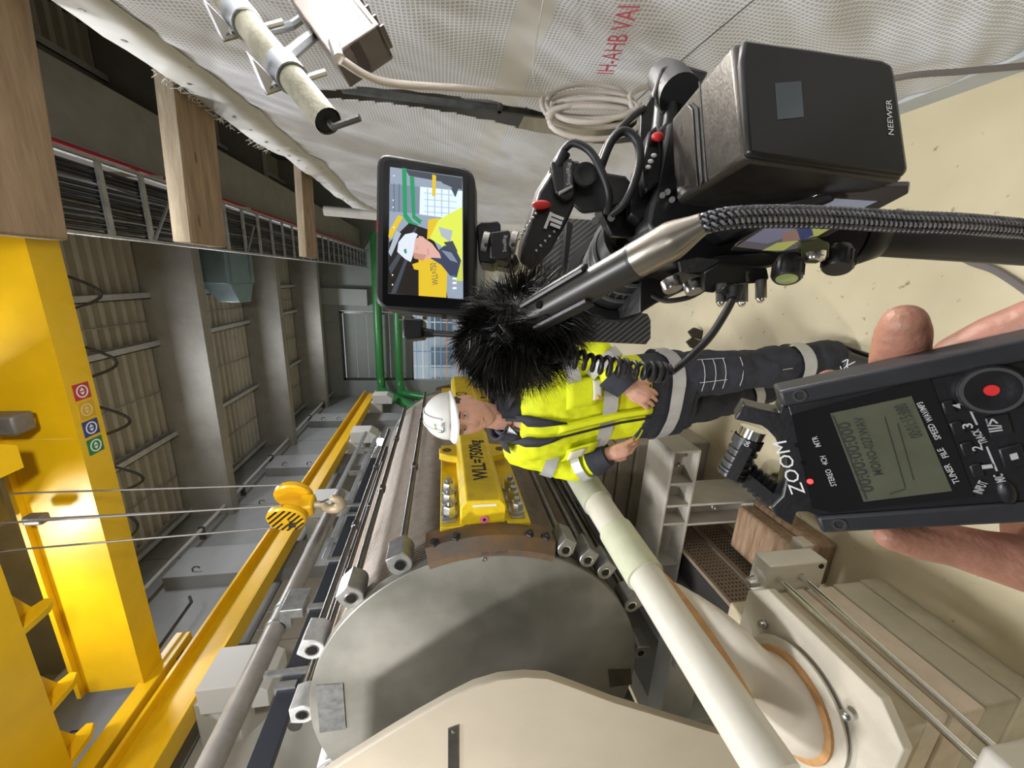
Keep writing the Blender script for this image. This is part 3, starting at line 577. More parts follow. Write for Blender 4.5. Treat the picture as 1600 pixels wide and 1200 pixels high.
# wooden blocks
wbm = mat('oak_block', (.42, .29, .18), .7, 0, 0, 6, .3, 20, col2=(.25, .15, .09), stretch=(1, 8, 8))
for i, (x0, y0, z0, dx, dy, dz, lb) in enumerate(((-1.3, 1.2, 0, .22, .38, .1, 'lower brown timber block on the floor behind the white anchor'), (-1.36, 1.21, .1, .25, .37, .09, 'upper brown timber block on the floor behind the white anchor'))):
    MB().bb((x0, y0, z0), (x0+dx, y0+dy, z0+dz)).build('timber_block', wbm, label=lb, cat='block', bev=.012)
# gusseted steel support: cross beam with open pockets and a leg
t = thing('steel_support', 'beige welded steel cross support with open stiffener pockets', 'support', (-1.0, 1.75, 0))
bz0, bz1, bx_a, bx_b, byf, byb = .44, .6, -1.66, -.8, 1.62, 1.86
sp = mat('support_grey', (.5, .47, .41), .6, 0, .12, 6, .05, 30)
MB().bb((bx_a, byf, bz1-.015), (bx_b, byb, bz1)).build('top_flange', sp, t, bev=.003)
MB().bb((bx_a, byf, bz0), (bx_b, byb, bz0+.015)).build('bottom_flange', sp, t, bev=.003)
MB().bb((bx_a, byf+.1, bz0+.005), (bx_b-.002, byf+.115, bz1-.005)).build('web', sp, t)
for x in (bx_b-.015, bx_b-.2, -1.13, -1.24, -1.5): MB().bb((x, byf+.003, bz0+.005), (x+.014, byb-.003, bz1-.005)).build('stiffener', sp, t)
MB().bb((-1.25, byf+.02, .02), (-1.115, byb, .035)).build('foot_plate', sp, t)
for x in (-1.25, -1.13): MB().bb((x, byf, .03), (x+.014, byb, bz0)).build('leg_flange', sp, t, bev=.003)
MB().bb((-1.25, byf+.1, .03), (-1.12, byf+.115, bz0)).build('leg_web', sp, t)
MB().bb((-1.28, byf-.02, .0), (-1.05, byb+.05, .02)).build('leg_base', sp, t)
for q in ((-.9, byf+.05, bz0+.09), (-1.18, byf+.06, .25)): hexn(MB(), q, (0, -1, 0), .014, .02).build('bolt', STEEL, t)
# far insulator block
t = thing('block_stack', 'far cast block standing behind the beige steel support', 'block', (-1.15, 2.3, 0))
for i, (z0, z1, in_) in enumerate(((0, .3, 0), (.3, .52, 0), (.52, .62, .02), (.62, .7, .035))): MB().bb((-1.6, 2.1+in_, z0), (-.98-in_, 2.62-in_, z1-.003)).build('slab', mat('slab_dull', (.4, .36, .3), .7, 0, .15, 8, .1, 40), t, bev=.01)
MB().bb((-1.55, 2.16, .7), (-1.06, 2.58, .73)).build('flange_plate', BEIGE, t, bev=.006)
post(-1.15, 2.36, .73, 'far cream post insulator behind the man\'s elbow', None, .125, .28)
# perforated screens and mesh
pf = mat('perforated_brown', (.3, .235, .17), .55, .2, .1, 8)
t = thing('perforated_screen', 'brown perforated metal screens on edge under the pipe', 'screen', (-1.5, 1.3, 0))
for k, (xx, z0, z1) in enumerate(((-1.42, .24, .425), (-1.42, .04, .225))):
    mb = MB(); nx, nz = 34, 9; y0, y1 = 1.18, 2.0
    dy, dz = (y1-y0)/nx, (z1-z0)/nz; vs = []; fs = []
    for i in range(nx):
        for j in range(nz):
            cy0, cz0 = y0+(i+.5)*dy, z0+(j+.5)*dz; h = .3; k0 = len(vs)
            vs += [(xx, cy0+a*dy/2, cz0+b_*dz/2) for a, b_ in ((-1, -1), (1, -1), (1, 1), (-1, 1))]+[(xx, cy0+a*dy*.28, cz0+b_*dz*.28) for a, b_ in ((-1, -1), (1, -1), (1, 1), (-1, 1))]
            fs += [(k0+a, k0+(a+1) % 4, k0+4+(a+1) % 4, k0+4+a) for a in range(4)]
    mb.add(vs, fs); o = mb.build('screen_sheet', pf, t, kind='stuff')
    so = o.modifiers.new('thick', 'SOLIDIFY'); so.thickness = .004
    for zz in (z0, z1): MB().bb((xx-.01, y0, zz-.008), (xx+.012, y1, zz+.008)).build('edge_strip', pf, t)
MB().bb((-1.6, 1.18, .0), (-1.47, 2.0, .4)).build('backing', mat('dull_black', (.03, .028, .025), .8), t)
mb = MB(); x0, x1, z0, z1, yy = -1.64, -1.25, .05, .45, 2.75
for k in range(24):
    u = k/23; mb.tube([(x0, yy, z0+(z1-z0)*u), (x1, yy, z0+(z1-z0)*u)], .003, 4); mb.tube([(x0+(x1-x0)*u, yy, z0), (x0+(x1-x0)*u, yy, z1)], .003, 4)
mb2 = thing('wire_mesh', 'pale wire mesh guard behind the far insulator', 'mesh', (-1.5, 2.75, 0)); mb.build('mesh_wires', GALV, mb2, kind='stuff')
for a in (x0, x1): MB().bb((a-.01, yy-.01, 0), (a+.01, yy+.01, z1)).build('mesh_post', GALV, mb2)
# frames under the drum, near left
t = thing('base_frame', 'grey-blue steel base frame with mesh under the drum', 'frame', (-1.9, 1.4, 0))
for x in (-1.75, -2.3): MB().bb((x-.08, 1.3, 0), (x+.08, 4.0, .62)).build('side_beam', mat('frame_paint', (.5, .52, .53), .5, 0, .1, 6), t, bev=.006)
for y in (1.32, 2.2, 3.4): MB().bb((-2.4, y, .45), (-1.68, y+.12, .63)).build('cross_beam', MATS['frame_paint'], t, bev=.006)
mb = MB()
for k in range(18): mb.tube([(-1.66, 1.0+.03*k, .02), (-1.66, 1.0+.03*k, .5)], .0035, 4)
for k in range(16): mb.tube([(-1.66, 1.0, .02+.03*k), (-1.66, 1.52, .02+.03*k)], .0035, 4)
mb.build('guard_mesh', GALV, t, kind='stuff')
# small pile of dark straps on the floor, and a black folded marker
t = thing('webbing_sling', 'crumpled olive-brown webbing sling lying near the steel leg', 'sling', (-1.0, 1.62, 0))
sm_ = mat('sling_olive', (.09, .075, .04), .85, 0, .3, 30)
for k in range(7):
    a = k*.9; MB().tube([V((-.98+.07*math.cos(a+q*.7)*(1-.05*k), 1.5+.08*math.sin(a+q*.7), .03+.016*k+.012*math.sin(q*1.7+k))) for q in range(7)], .016, 8, flat=.45).build('strap_fold', sm_, t)
MB().ell((-.96, 1.45, .03), (.02, .02, .02)).build('buckle', STEEL, t)
t = thing('black_wedge', 'small black folded wedge standing on the floor beside the man', 'wedge', on(1085, 540, 2, .0))
q = on(1095, 540, 2, 0)
for k in (0, 1): MB().prism([q+V((-.03+.07*k, 0, 0)), q+V((.03+.07*k, .0, 0)), q+V((.05+.07*k, 0, .06)), q+V((.02+.07*k, 0, .1)), q+V((-.02+.07*k, 0, .06))], (.0, .03, 0)).build('leaf', mat('wedge_black', (.03, .022, .015), .6), t)
# ------------------------------------------------------------------ plastic sheeting (tarp) on the right
tm = mat('reinforced_sheeting', (.62, .62, .62), .45); N, L, b = nodes(tm)
tc = N.new('ShaderNodeTexCoord'); sp_n = N.new('ShaderNodeSeparateXYZ'); L.new(tc.outputs['Object'], sp_n.inputs[0])
def gridline(out, freq, wd):
    a = N.new('ShaderNodeMath'); a.operation = 'MULTIPLY'; a.inputs[1].default_value = freq; L.new(out, a.inputs[0])
    f_ = N.new('ShaderNodeMath'); f_.operation = 'FRACT'; L.new(a.outputs[0], f_.inputs[0])
    c = N.new('ShaderNodeMath'); c.operation = 'LESS_THAN'; c.inputs[1].default_value = wd; L.new(f_.outputs[0], c.inputs[0]); return c.outputs[0]
g1 = gridline(sp_n.outputs[1], 78, .32); g2 = gridline(sp_n.outputs[2], 78, .32)
mxm = N.new('ShaderNodeMath'); mxm.operation = 'MAXIMUM'; L.new(g1, mxm.inputs[0]); L.new(g2, mxm.inputs[1])
hem = gridline(sp_n.outputs[2], 1/1.45, .075)
nz = N.new('ShaderNodeTexNoise'); nz.inputs['Scale'].default_value = 3; nz.inputs['Detail'].default_value = 6; L.new(tc.outputs['Object'], nz.inputs[0])
rp = N.new('ShaderNodeValToRGB'); rp.color_ramp.elements[0].position = .42; rp.color_ramp.elements[1].position = .7; rp.color_ramp.elements[0].color = (1, 1, 1, 1); rp.color_ramp.elements[1].color = (.86, .84, .8, 1); L.new(nz.outputs[0], rp.inputs[0])
c1 = N.new('ShaderNodeMixRGB'); c1.inputs[1].default_value = (.5, .52, .56, 1); c1.inputs[2].default_value = (.86, .88, .95, 1); L.new(mxm.outputs[0], c1.inputs[0])
c2 = N.new('ShaderNodeMixRGB'); c2.inputs[2].default_value = (.7, .7, .69, 1); L.new(hem, c2.inputs[0]); L.new(c1.outputs[0], c2.inputs[1])
c3 = N.new('ShaderNodeMixRGB'); c3.blend_type = 'MULTIPLY'; c3.inputs[0].default_value = 1; L.new(c2.outputs[0], c3.inputs[1]); L.new(rp.outputs[0], c3.inputs[2]); L.new(c3.outputs[0], b.inputs['Base Color'])
TX = .70
def tarpx(y, z):
    q = V((y*1.1, z*1.6, 0))
    return TX+.035*noise.noise(q)+.03*noise.noise(V((y*2.2+z*1.8, z*.9-y*.5, 3)))+.014*noise.noise(V((y*5+z*4, z*2.5, 9)))+.03*max(0, 1.5-y)*noise.noise(V((z*3.2+y*4.5, y*.8-z*.6, 21)))+.006*noise.noise(V((y*12+z*8, z*7, 4)))+.016*max(0, min(1, 1.9-y))*noise.noise(V(((z+y*1.3)*8, (z-y)*1.1, 33)))+(.10*max(0, .35-z)*noise.noise(V((y*2.5, 0, 5)))+.05*max(0, .5-z))
def ztop(y): return 2.785+.035*math.sin(y*1.4)+.02*noise.noise(V((y*3, 0, 0)))-max(0, y-4.2)*.1
slit = [(x, y) for x, y in ((480, 132), (560, 136), (690, 152), (800, 170), (900, 180), (1010, 185), (1010, 232), (900, 214), (800, 200), (700, 182), (600, 162), (500, 142))]
sy = [on(x, y, 0, TX) for x, y in slit]
def slit_rng(yv):                          # the tear: along z at given y
    return None
t = thing('plastic_sheeting', 'white reinforced plastic sheeting hung as a wall behind the camera rig', 'tarpaulin', (TX, 2.5, 0))
mb = MB(); ny, nz_ = 420, 300; vs = []; fs = []
Y0, Y1 = -.4, 5.25
def inside(poly, a, b_):
    c = False; n = len(poly)
    for i in range(n):
        (x1, y1), (x2, y2) = poly[i], poly[(i+1) % n]
        if (y1 > b_) != (y2 > b_) and a < (x2-x1)*(b_-y1)/(y2-y1)+x1: c = not c
    return c
sp2 = [(p.y, p.z) for p in sy]
for i in range(ny+1):
    yc_ = Y0+(Y1-Y0)*i/ny; cr_ = []
    for q in range(len(sp2)):
        (a1, b1), (a2, b2) = sp2[q], sp2[(q+1) % len(sp2)]
        if (a1 > yc_) != (a2 > yc_): cr_.append(b1+(b2-b1)*(yc_-a1)/(a2-a1))
    hgt_ = ztop(yc_)-.10; snap_ = {round((c_-.10)/hgt_*nz_): c_ for c_ in cr_}
    for j in range(nz_+1):
        y = Y0+(Y1-Y0)*i/ny; z = snap_.get(j, .10+(ztop(y)-.10)*j/nz_); vs.append((tarpx(y, z), y, z))
for i in range(ny):
    for j in range(nz_):
        k = i*(nz_+1)+j; y, z = (vs[k][1]+vs[k+nz_+2][1])/2, (vs[k][2]+vs[k+nz_+2][2])/2
        if not inside(sp2, y, z): fs.append((k, k+1, k+nz_+2, k+nz_+1))
mb.add(vs, fs, True); o = mb.build('sheet', tm, t); so = o.modifiers.new('thick', 'SOLIDIFY'); so.thickness = .003
# folded top hem, grommets, fringe, rolled vertical end, print
hm = mat('sheeting_hem', (.66, .66, .63), .5, 0, .06, 10)
mb = MB(); A = []; 
for i in range(61):
    y = Y0+(Y1-Y0)*i/60; zt = ztop(y); x = tarpx(y, zt)-.006; A += [(x, y, zt+.004), (tarpx(y, zt-.19)-.006, y, zt-.19)]
mb.add(A, [(2*i, 2*i+1, 2*i+3, 2*i+2) for i in range(60)], True); o = mb.build('top_hem', hm, t); so = o.modifiers.new('thick', 'SOLIDIFY'); so.thickness = .003
for i in range(26):
    y = .9+i*.155; 
    for dz in (.05, .15):
        z = ztop(y)-dz; MB().lathe([(.001, .002), (.007, .002), (.009, 0)], (tarpx(y, z)-.008, y, z), (-1, 0, 0), 10).build('grommet', mat('grommet_grey', (.3, .3, .3), .4, .5), t)
mb = MB()
for i in range(60):
    y = 1.9+random.random()*.9; z = ztop(y); x = tarpx(y, z)-.004
    mb.tube([V((x, y, z)), V((x-.01, y+random.uniform(-.02, .02), z+random.uniform(.01, .03))), V((x-.015, y+random.uniform(-.04, .04), z+random.uniform(.0, .05)))], .0012, 4)
mb.build('frayed_threads', mat('thread_white', (.75, .74, .7), .7), t, kind='stuff')
MB().tube([V((TX-.02, Y1+.02, .02)), V((TX-.03, Y1+.02, 1.5)), V((TX-.01, Y1+.02, 3.15))], [.06, .065, .055], 14).build('rolled_edge', hm, t)
tf = Fr((TX-.062, 2.5, 0), (0, -1, 0), (0, 0, 1), (-1, 0, 0))
pr = mat('red_stencil', (.55, .08, .13), .7)
p0, p1 = tf.pix(958, 117), tf.pix(1000, 12)
rot = math.atan2(p1[1]-p0[1], p1[0]-p0[0]); ln = math.hypot(p1[0]-p0[0], p1[1]-p0[1])
MB().text('IH-AHB VAI', tf, p0[0], p0[1], .055, c=0, w=ln, rot=rot).build('stencilled_print', pr, t)
# dark shelving / masonry behind the tear
t = thing('rear_shelf', 'dim cluttered shelf seen through the tear in the sheeting', 'shelf', (1.5, 2.2, 0))
sm2 = mat('dim_masonry', (.42, .38, .32), .85, 0, .3, 9)
for k in (1, 2): MB().bb((1.3, .9, .45+.42*k), (1.75, 3.6, .48+.42*k)).build('board', sm2, t)
for k in range(7): MB().bb((1.3, 1.0+.42*k, 0), (1.34, 1.04+.42*k, 2.5)).build('upright', GALV, t)
for k in range(22): 
    y = 1.0+.12*k; zb = .48+.42*random.randint(1, 2); MB().bb((1.36, y, zb), (1.6, y+.07+.03*random.random(), zb+.2+.25*random.random())).build('box', mat('dim_box%d' % (k % 3), ((.6, .56, .48), (.45, .4, .33), (.3, .28, .26))[k % 3], .8), t)
MB().bb((1.8, .6, 0), (1.84, 4, 2.3)).build('back_board', mat('dim_board', (.4, .36, .3), .8), t)
# skirting wall base under the sheeting
MB().bb((.69, -1.5, 0), (.82, 5.2, .1)).build('baseboard_right', mat('base_grey', (.5, .53, .54), .6, 0, .1, 5), kind='structure', label='low grey plinth at the foot of the sheeting')
# ------------------------------------------------------------------ scaffold tube, flood lamp and its cable
sc = mat('scaffold_zinc', (.3, .29, .22), .65, .3, 0, 22, .25, 60, col2=(.15, .14, .095))
A, B = P(322, -40, .74), P(513, 190, .68)
t = thing('scaffold_tube', 'weathered scaffold tube with couplers under the sheeting top', 'tube', B)
dd = (B-A).normalized()
MB().tube([A-dd*.12, B], .0242, 20, cap=False).build('tube', sc, t)
MB().tube([A-dd*.12, B-dd*.004], .021, 16, cap=True).build('tube_bore', DARK, t)
fl = mat('coupler_zinc', (.32, .34, .36), .4, .7, .2, 20)
for u in (.32, .68):
    c = A+(B-A)*u; a, b_ = perp(dd)
    MB().lathe([(.025, -.02), (.029, -.02), (.029, .02), (.025, .02)], c, dd, 18).build('coupler', fl, t)
    bo = MB().cyl(c+a*.02-b_*.05, c+a*.02+b_*.07, .006, seg=8).build('coupler_bolt', STEEL, t)
    MB().prism([c-b_*.03-dd*.012, c-b_*.05+a*.02-dd*.012, c-b_*.05-a*.04-dd*.012], dd*.02).build('wing', mat('wing_white', (.7, .7, .74), .5), t)
t2 = MB().tube([B+dd*.0, B+dd*.015+V((0, 0, -.0)), B+U3(.0, -.06, -.01)+dd*0], .006, 8).build('hanging_pin', DSTEEL, t)
LP = mat('lamp_housing', (.13, .11, .10), .45, .3, .15, 20)
LA, LB, LC = P(405, -70, .90), P(518, 88, .80), P(584, 16, .81)       # lamp: corner line and depth
lx = (LA-LB).normalized(); ly = (LC-LB); ly = (ly-lx*ly.dot(lx)).normalized(); ln_ = lx.cross(ly).normalized()
if ln_.dot(FW) > 0: ln_ = -ln_
lf = Fr(LB, lx, ly, lx.cross(ly)); LW, LH, LD = .24, .12, .065
sgn = 1 if lf.n.dot(FW) > 0 else -1     # thickness goes away from the viewer
t = thing('flood_lamp', 'bright rectangular flood lamp clamped to the scaffold tube', 'lamp', LB)
fl_open = MB()
def wall(a0, a1, b0, b1, c0, c1): fl_open.box(((a0+a1)/2, (b0+b1)/2, (c0+c1)/2*sgn), (a1-a0, b1-b0, c1-c0), lf)
MB().box((LW/2, .035, LD/2*sgn), (LW, .07, LD), lf).build('side_housing', LP, t, bev=.004)
MB().box((LW/2, LH/2, LD*sgn), (LW, LH, .012), lf).build('back_housing', LP, t, bev=.004)
MB().box((.006, LH/2+.02, LD/2*sgn), (.012, LH-.04, LD), lf).build('end_cap', LP, t, bev=.003)
MB().box((LW/2, LH-.006, LD/2*sgn), (LW, .012, LD), lf).build('rim', LP, t, bev=.003)
GL = mat('lamp_white', (1, .97, .92), .4, emit=9)
MB().box((LW/2+.01, .088, LD*.55*sgn), (LW-.04, .034, .006), lf).build('led_panel', GL, t)
MB().box((LW/2, .088, .006*sgn), (LW-.02, .005, .005), lf).build('grill_bar', LP, t)
for k in range(9): MB().box((.02+k*.037, LH+.006, LD*.6*sgn), (.004, .012, LD*.7), lf).build('cooling_fin', LP, t)
MB().tube([lf.p(.02, .02, -.004*sgn), lf.p(-.03, .01, -.006*sgn)], .012, 12).build('cable_gland', CHROME, t)
MB().tube([lf.p(.14, .0, LD*.5*sgn), A+(B-A)*.62], .012, 8).build('bracket_arm', fl, t)
MB().tube([lf.p(.2, -.004, .03*sgn), lf.p(.2, -.03, .03*sgn), A+(B-A)*.42], .009, 8).build('bracket_strap', fl, t)
al_ = area('flood_lamp_light', lf.p(LW/2, .1, -.02*sgn), lf.p(LW/2, .1, -.02*sgn)-lf.n*sgn+ly*.25, .3, 40, (1, .95, .88), .07)
cbm = mat('grey_cable', (.52, .47, .42), .5, 0, .08, 20)
t = thing('lamp_cable', 'light grey lamp cable wound into a hanging coil', 'cable', P(920, 175, 1.3))
g0 = lf.p(-.03, .01, -.006*sgn)
lead = bez([g0, P(600, 128, .88), P(720, 138, 1.02), P(800, 145, 1.22), P(848, 150, 1.3), P(856, 158, 1.3)], 8)
MB().tube(lead, .0085, 10).build('lead', cbm, t)
for k in range(6):
    yo = (-22, -14, -6, 8, 18, 34)[k]; hw = (30, 22, 15, 10, 18, 28)[k]; x0, x1 = 852+k % 3*3, 985+(k*7) % 20
    pts = [P((x0+x1)/2-(x1-x0)/2*math.cos(a), 172+yo*.5-hw*math.sin(a)*(1 if k < 5 else 1), 1.3+.03*math.sin(a+k)) for a in [2*PI*q/24 for q in range(25)]]
    MB().tube(pts, .0085, 10).build('coil_turn', cbm, t)
MB().tube(bez([P(1010, 135, 1.28), P(985, 148, 1.27), P(990, 172, 1.27), P(1000, 160, 1.27)], 8), .0085, 10).build('coil_tail', cbm, t)
MB().tube(bez([P(848, 148, 1.3), P(846, 165, 1.29), P(856, 180, 1.29), P(862, 160, 1.29)], 6), .006, 8).build('coil_tie', cbm, t)
for i, (pp, lb, rr0, mm_) in enumerate((((( 850, -5), (834, 90), (835, 130), (845, 148)), 'thin white string hanging down the sheeting to the cable coil', .0016, mat('string_white', (.6, .6, .6), .6)), (((1250, -60), (1190, -10), (1065, 95), (980, 170)), 'thin dark string crossing the sheeting above the camera', .0016, DSTEEL), (((1720, 92), (1590, 104), (1500, 112), (1400, 122), (1250, 160)), 'dark grey cable crossing behind the battery along the sheeting', .009, mat('cable_greybrown', (.16, .14, .13), .6)))):
    pth = bez([on(x, y, 0, (.63, .63, .655)[i]) for x, y in pp], 6)
    MB().tube(pth, rr0, 6).build(('string', 'string', 'power_cable')[i], mm_, label=lb, cat=('string', 'string', 'cable')[i])
pth = bez([on(x, y, 2, .012) for x, y in ((1400, 330), (1500, 400), (1560, 425), (1640, 480))], 8)
MB().tube(pth, .011, 8).build('floor_cable', MATS['cable_greybrown'], label='dark cable lying on the floor beside the tripod handle', cat='cable')
# ------------------------------------------------------------------ the man in the hi-vis jacket
MY = 1.47
def M(x, y, Y): return on(x, y, 1, Y)
YAW = math.radians(8); MF = V((-math.sin(YAW), -math.cos(YAW), 0)); ML = V((math.cos(YAW), -math.sin(YAW), 0)); ZU = V((0, 0, 1))
man = thing('person', 'man in white hard hat and yellow hi-vis jacket, hands at hips, smiling', 'person', (-.42, 1.48, 0))
# torso section centres: (z, cx, cy, halfwidth, halfdepth)
TOR = [(.70, -.445, 1.49, .185, .14), (.80, -.45, 1.49, .185, .14), (.92, -.465, 1.49, .18, .135), (1.05, -.485, 1.49, .18, .132), (1.18, -.51, 1.49, .19, .138), (1.30, -.535, 1.49, .205, .142), (1.39, -.55, 1.492, .2, .13), (1.45, -.555, 1.495, .165, .105), (1.50, -.555, 1.5, .095, .08)]
def tor(z):
    for a, b_ in zip(TOR[:-1], TOR[1:]):
        if z <= b_[0]: u = max(0, (z-a[0])/(b_[0]-a[0])); return [p+(q-p)*u for p, q in zip(a, b_)]
    return TOR[-1]
def tring(z, off=0, n=40, e=.8):
    _, cx0, cy0, a, b_ = tor(z); a += off; b_ += off; out = []
    for k in range(n):
        q = 2*PI*k/n; c, s = math.cos(q), math.sin(q)
        out.append(V((cx0, cy0, z))+ML*(a*math.copysign(abs(c)**e, c))+MF*(b_*math.copysign(abs(s)**e, s)))
    return out
SHL, ELL, WRL = V((-.37, 1.43, 1.40)), V((-.262, 1.40, 1.17)), V((-.375, 1.31, 1.06))
SHR, ELR, WRR = V((-.735, 1.57, 1.40)), V((-.80, 1.50, 1.17)), V((-.70, 1.41, 1.06))
HIPL, KNL, ANL = V((-.37, 1.45, .80)), V((-.315, 1.39, .43)), V((-.262, 1.37, .09))
HIPR, KNR, ANR = V((-.52, 1.53, .80)), V((-.51, 1.55, .46)), V((-.475, 1.64, .09))
HC = V((-.537, 1.47, 1.668)); HYAW = math.radians(0); HF = V((-math.sin(HYAW), -math.cos(HYAW), -.05)).normalized(); HL = V((math.cos(HYAW), -math.sin(HYAW), 0)); HU = HL.cross(HF)*-1
if HU.z < 0: HU = -HU
# body: one continuous skin mesh
bd = MB()
def headpt(th, ph):
    x = math.sin(th)*math.cos(ph); y = math.sin(th)*math.sin(ph); z = -math.cos(th)
    X, Y, Z = x*.073, y*.094, z*.128
    if z < 0: k = -z; X *= 1-.28*k**1.6; Y *= 1-.18*k if y < 0 else 1-.02*k
    if y > 0:
        g = lambda a, b_, sa, sb: math.exp(-((X-a)/sa)**2-((Z-b_)/sb)**2)
        Y += .034*g(0, -.030, .011, .013)+.016*g(0, -.008, .0085, .022)         # nose
        Y += .008*g(0, .024, .045, .009)                                       # brow
        Y -= .013*(g(.03, .006, .015, .010)+g(-.03, .006, .015, .010))         # eye sockets
        Y += .009*g(0, -.066, .020, .0075)-.005*g(0, -.072, .022, .003)        # lips
        Y += .013*g(0, -.106, .024, .018)+.005*(g(.042, -.03, .02, .02)+g(-.042, -.03, .02, .02))
    return HC+HL*X+HF*Y+HU*Z
bd.loft([[headpt(max(.03, min(PI-.03, PI*i/48)), 2*PI*k/64) for k in range(64)] for i in range(49)])
for s in (-1, 1): bd.ell(HC+HL*(s*.073)-HF*.012+HU*(-.004), (.010, .020, .032), Fr(V(), HL, HF, HU)); bd.ell(HC+HL*(s*.076)-HF*.006+HU*(-.022), (.007, .01, .012), Fr(V(), HL, HF, HU))
bd.caps([HC+HU*-.06-HF*.02, V((-.553, 1.49, 1.53)), V((-.555, 1.5, 1.46))], [.052, .053, .06])
bd.loft([tring(z, -.03, 32) for z in (.75, .85, .95, 1.05, 1.15, 1.25, 1.35, 1.42, 1.47)])
for S, E, W in ((SHL, ELL, WRL), (SHR, ELR, WRR)): bd.caps([S, S.lerp(E, .5), E, E.lerp(W, .5), W], [.055, .048, .042, .04, .03])
for Hh, K, A_ in ((HIPL, KNL, ANL), (HIPR, KNR, ANR)): bd.caps([Hh, Hh.lerp(K, .5), K, K.lerp(A_, .4), A_], [.085, .075, .055, .055, .04])
def hand(wr, dirv, nrm, side, mb, thumb_out):
    d = dirv.normalized(); n_ = (nrm-d*nrm.dot(d)).normalized(); s = d.cross(n_)*side
    mb.caps([wr, wr+d*.03, wr+d*.07], [.028, .034, .034], 12)
    f_ = Fr(wr+d*.045, s, d, n_); mb.ell(wr+d*.05, (.042, .048, .017), f_)
    for k, (o_, ln_f) in enumerate(((-.031, .07), (-.011, .08), (.010, .075), (.029, .058))):
        b0 = wr+d*.08+s*o_; b1 = b0+d*ln_f*.5+s*o_*.12-n_*.004; b2 = b1+d*ln_f*.3-n_*.012; b3 = b2+d*ln_f*.22-n_*.013
        mb.caps([b0-d*.02, b0, b1, b2, b3], [.011, .0105, .0095, .0088, .0078], 8)
    b0 = wr+d*.02-s*.03*thumb_out; mb.caps([b0, b0+d*.03-s*.018*thumb_out, b0+d*.058-s*.024*thumb_out], [.015, .012, .009], 8)
    return d, n_, s
hand(WRL, V((-.02, .02, -1))+V((-.45, 0, 0)), V((.3, -1, .1)), 1, bd, 1)
hand(WRR, V((.28, 0, -1)), V((-.3, -1, .1)), 1, bd, -1)
body = MB().build('body', SKIN, man, me=remesh(bd, .003, 2, .4))
# face details
for s in (-1, 1):
    ec = HC+HL*(s*.029)+HF*.079+HU*.006
    e_ = MB().ell(ec, (.0105, .0095, .0095)).build('eye', mat('eye_white', (.75, .72, .7), .2), man)
    gz = (CAM-ec).normalized(); MB().ell(ec+gz*.0068, (.0052, .0052, .0052)).build('iris', mat('iris_blue', (.06, .1, .13), .15), e_)
    MB().tube([ec+HL*q*.017+HU*(.0065-.5*abs(q)*.006)+HF*(.0085-.004*q*q) for q in (-1, -.5, 0, .5, 1)], .0036, 6).build('eyelid', SKIN, e_)
    MB().tube([ec+HL*q*.019+HU*(.021-.004*q*q)+HF*(.011-.006*q*q) for q in (-1, -.5, 0, .5, 1)], [.0022, .0042, .0046, .004, .002], 6).build('eyebrow', mat('brow_brown', (.13, .075, .04), .8), man)
MB().tube([HC+HL*q*.023+HF*(.0995-.014*q*q)+HU*(-.0685+.006*q*q) for q in (-1, -.6, -.2, .2, .6, 1)], [.001, .0025, .003, .003, .0025, .001], 6).build('lips', mat('lip_pink', (.5, .17, .14), .4), man)
MB().tube([HC+HL*q*.015+HF*(.103-.009*q*q)+HU*(-.0675+.004*q*q) for q in (-1, -.4, .4, 1)], [.0006, .0014, .0014, .0006], 6).build('teeth', mat('teeth_white', (.8, .76, .7), .3), man)
hr = MB(); hr.loft([[HC+(headpt(PI*i/20, 2*PI*k/40)-HC)*1.03-HF*.006 for k in range(40)] for i in range(11, 21)], True)
hr.build('hair', mat('hair_brown', (.06, .04, .025), .8, 0, .3, 80), man)
for s in (-1, 1): MB().ell(HC+HL*(s*.0705)-HF*.006+HU*.028, (.004, .026, .024), Fr(V(), HL, HF, HU)).build('sideburn', MATS['hair_brown'], man)
# hard hat
hc = HC+HU*.060-HF*.006; HW = mat('helmet_white', (.80, .80, .77), .3, 0, .03, 10)
def hatpt(th, ph, sc=1):
    x, y, z = math.sin(th)*math.cos(ph), math.sin(th)*math.sin(ph), math.cos(th)
    return hc+HL*(x*.093*sc)+HF*(y*.116*sc)+HU*(z*.100*sc)
hat = MB().loft([[hatpt(max(.02, PI/2*i/16), 2*PI*k/56)+HU*(.004*max(0, 1-abs(math.cos(2*PI*k/56))*4)*math.sin(PI/2*i/16)) for k in range(56)] for i in range(17)], False).build('hard_hat', HW, man)
so = hat.modifiers.new('thick', 'SOLIDIFY'); so.thickness = .004
mb = MB(); r1, r2, r3 = [], [], []
for k in range(56):
    q = 2*PI*k/56; s_ = math.sin(q); ex = .006+.032*max(0, s_)**2.2; p = hatpt(PI/2, q); out = (HL*math.cos(q)+HF*s_).normalized()
    r1.append(p); r2.append(p+out*ex-HU*(.006+.016*max(0, s_)**2)); r3.append(p+out*ex-HU*(.012+.016*max(0, s_)**2))
mb.loft([r1, r2, r3, [p-HU*.008 for p in r1]], False, True); mb.build('brim', HW, hat)
for k in (-1, 0, 1):
    mb = MB(); mb.tube([hatpt(abs(a), PI/2 if a > 0 else -PI/2, 1.005)+HL*k*.022 for a in [(-1.2+2.4*q/16) or .01 for q in range(17)]], .004, 6, flat=.6); mb.build('ridge', HW, hat)
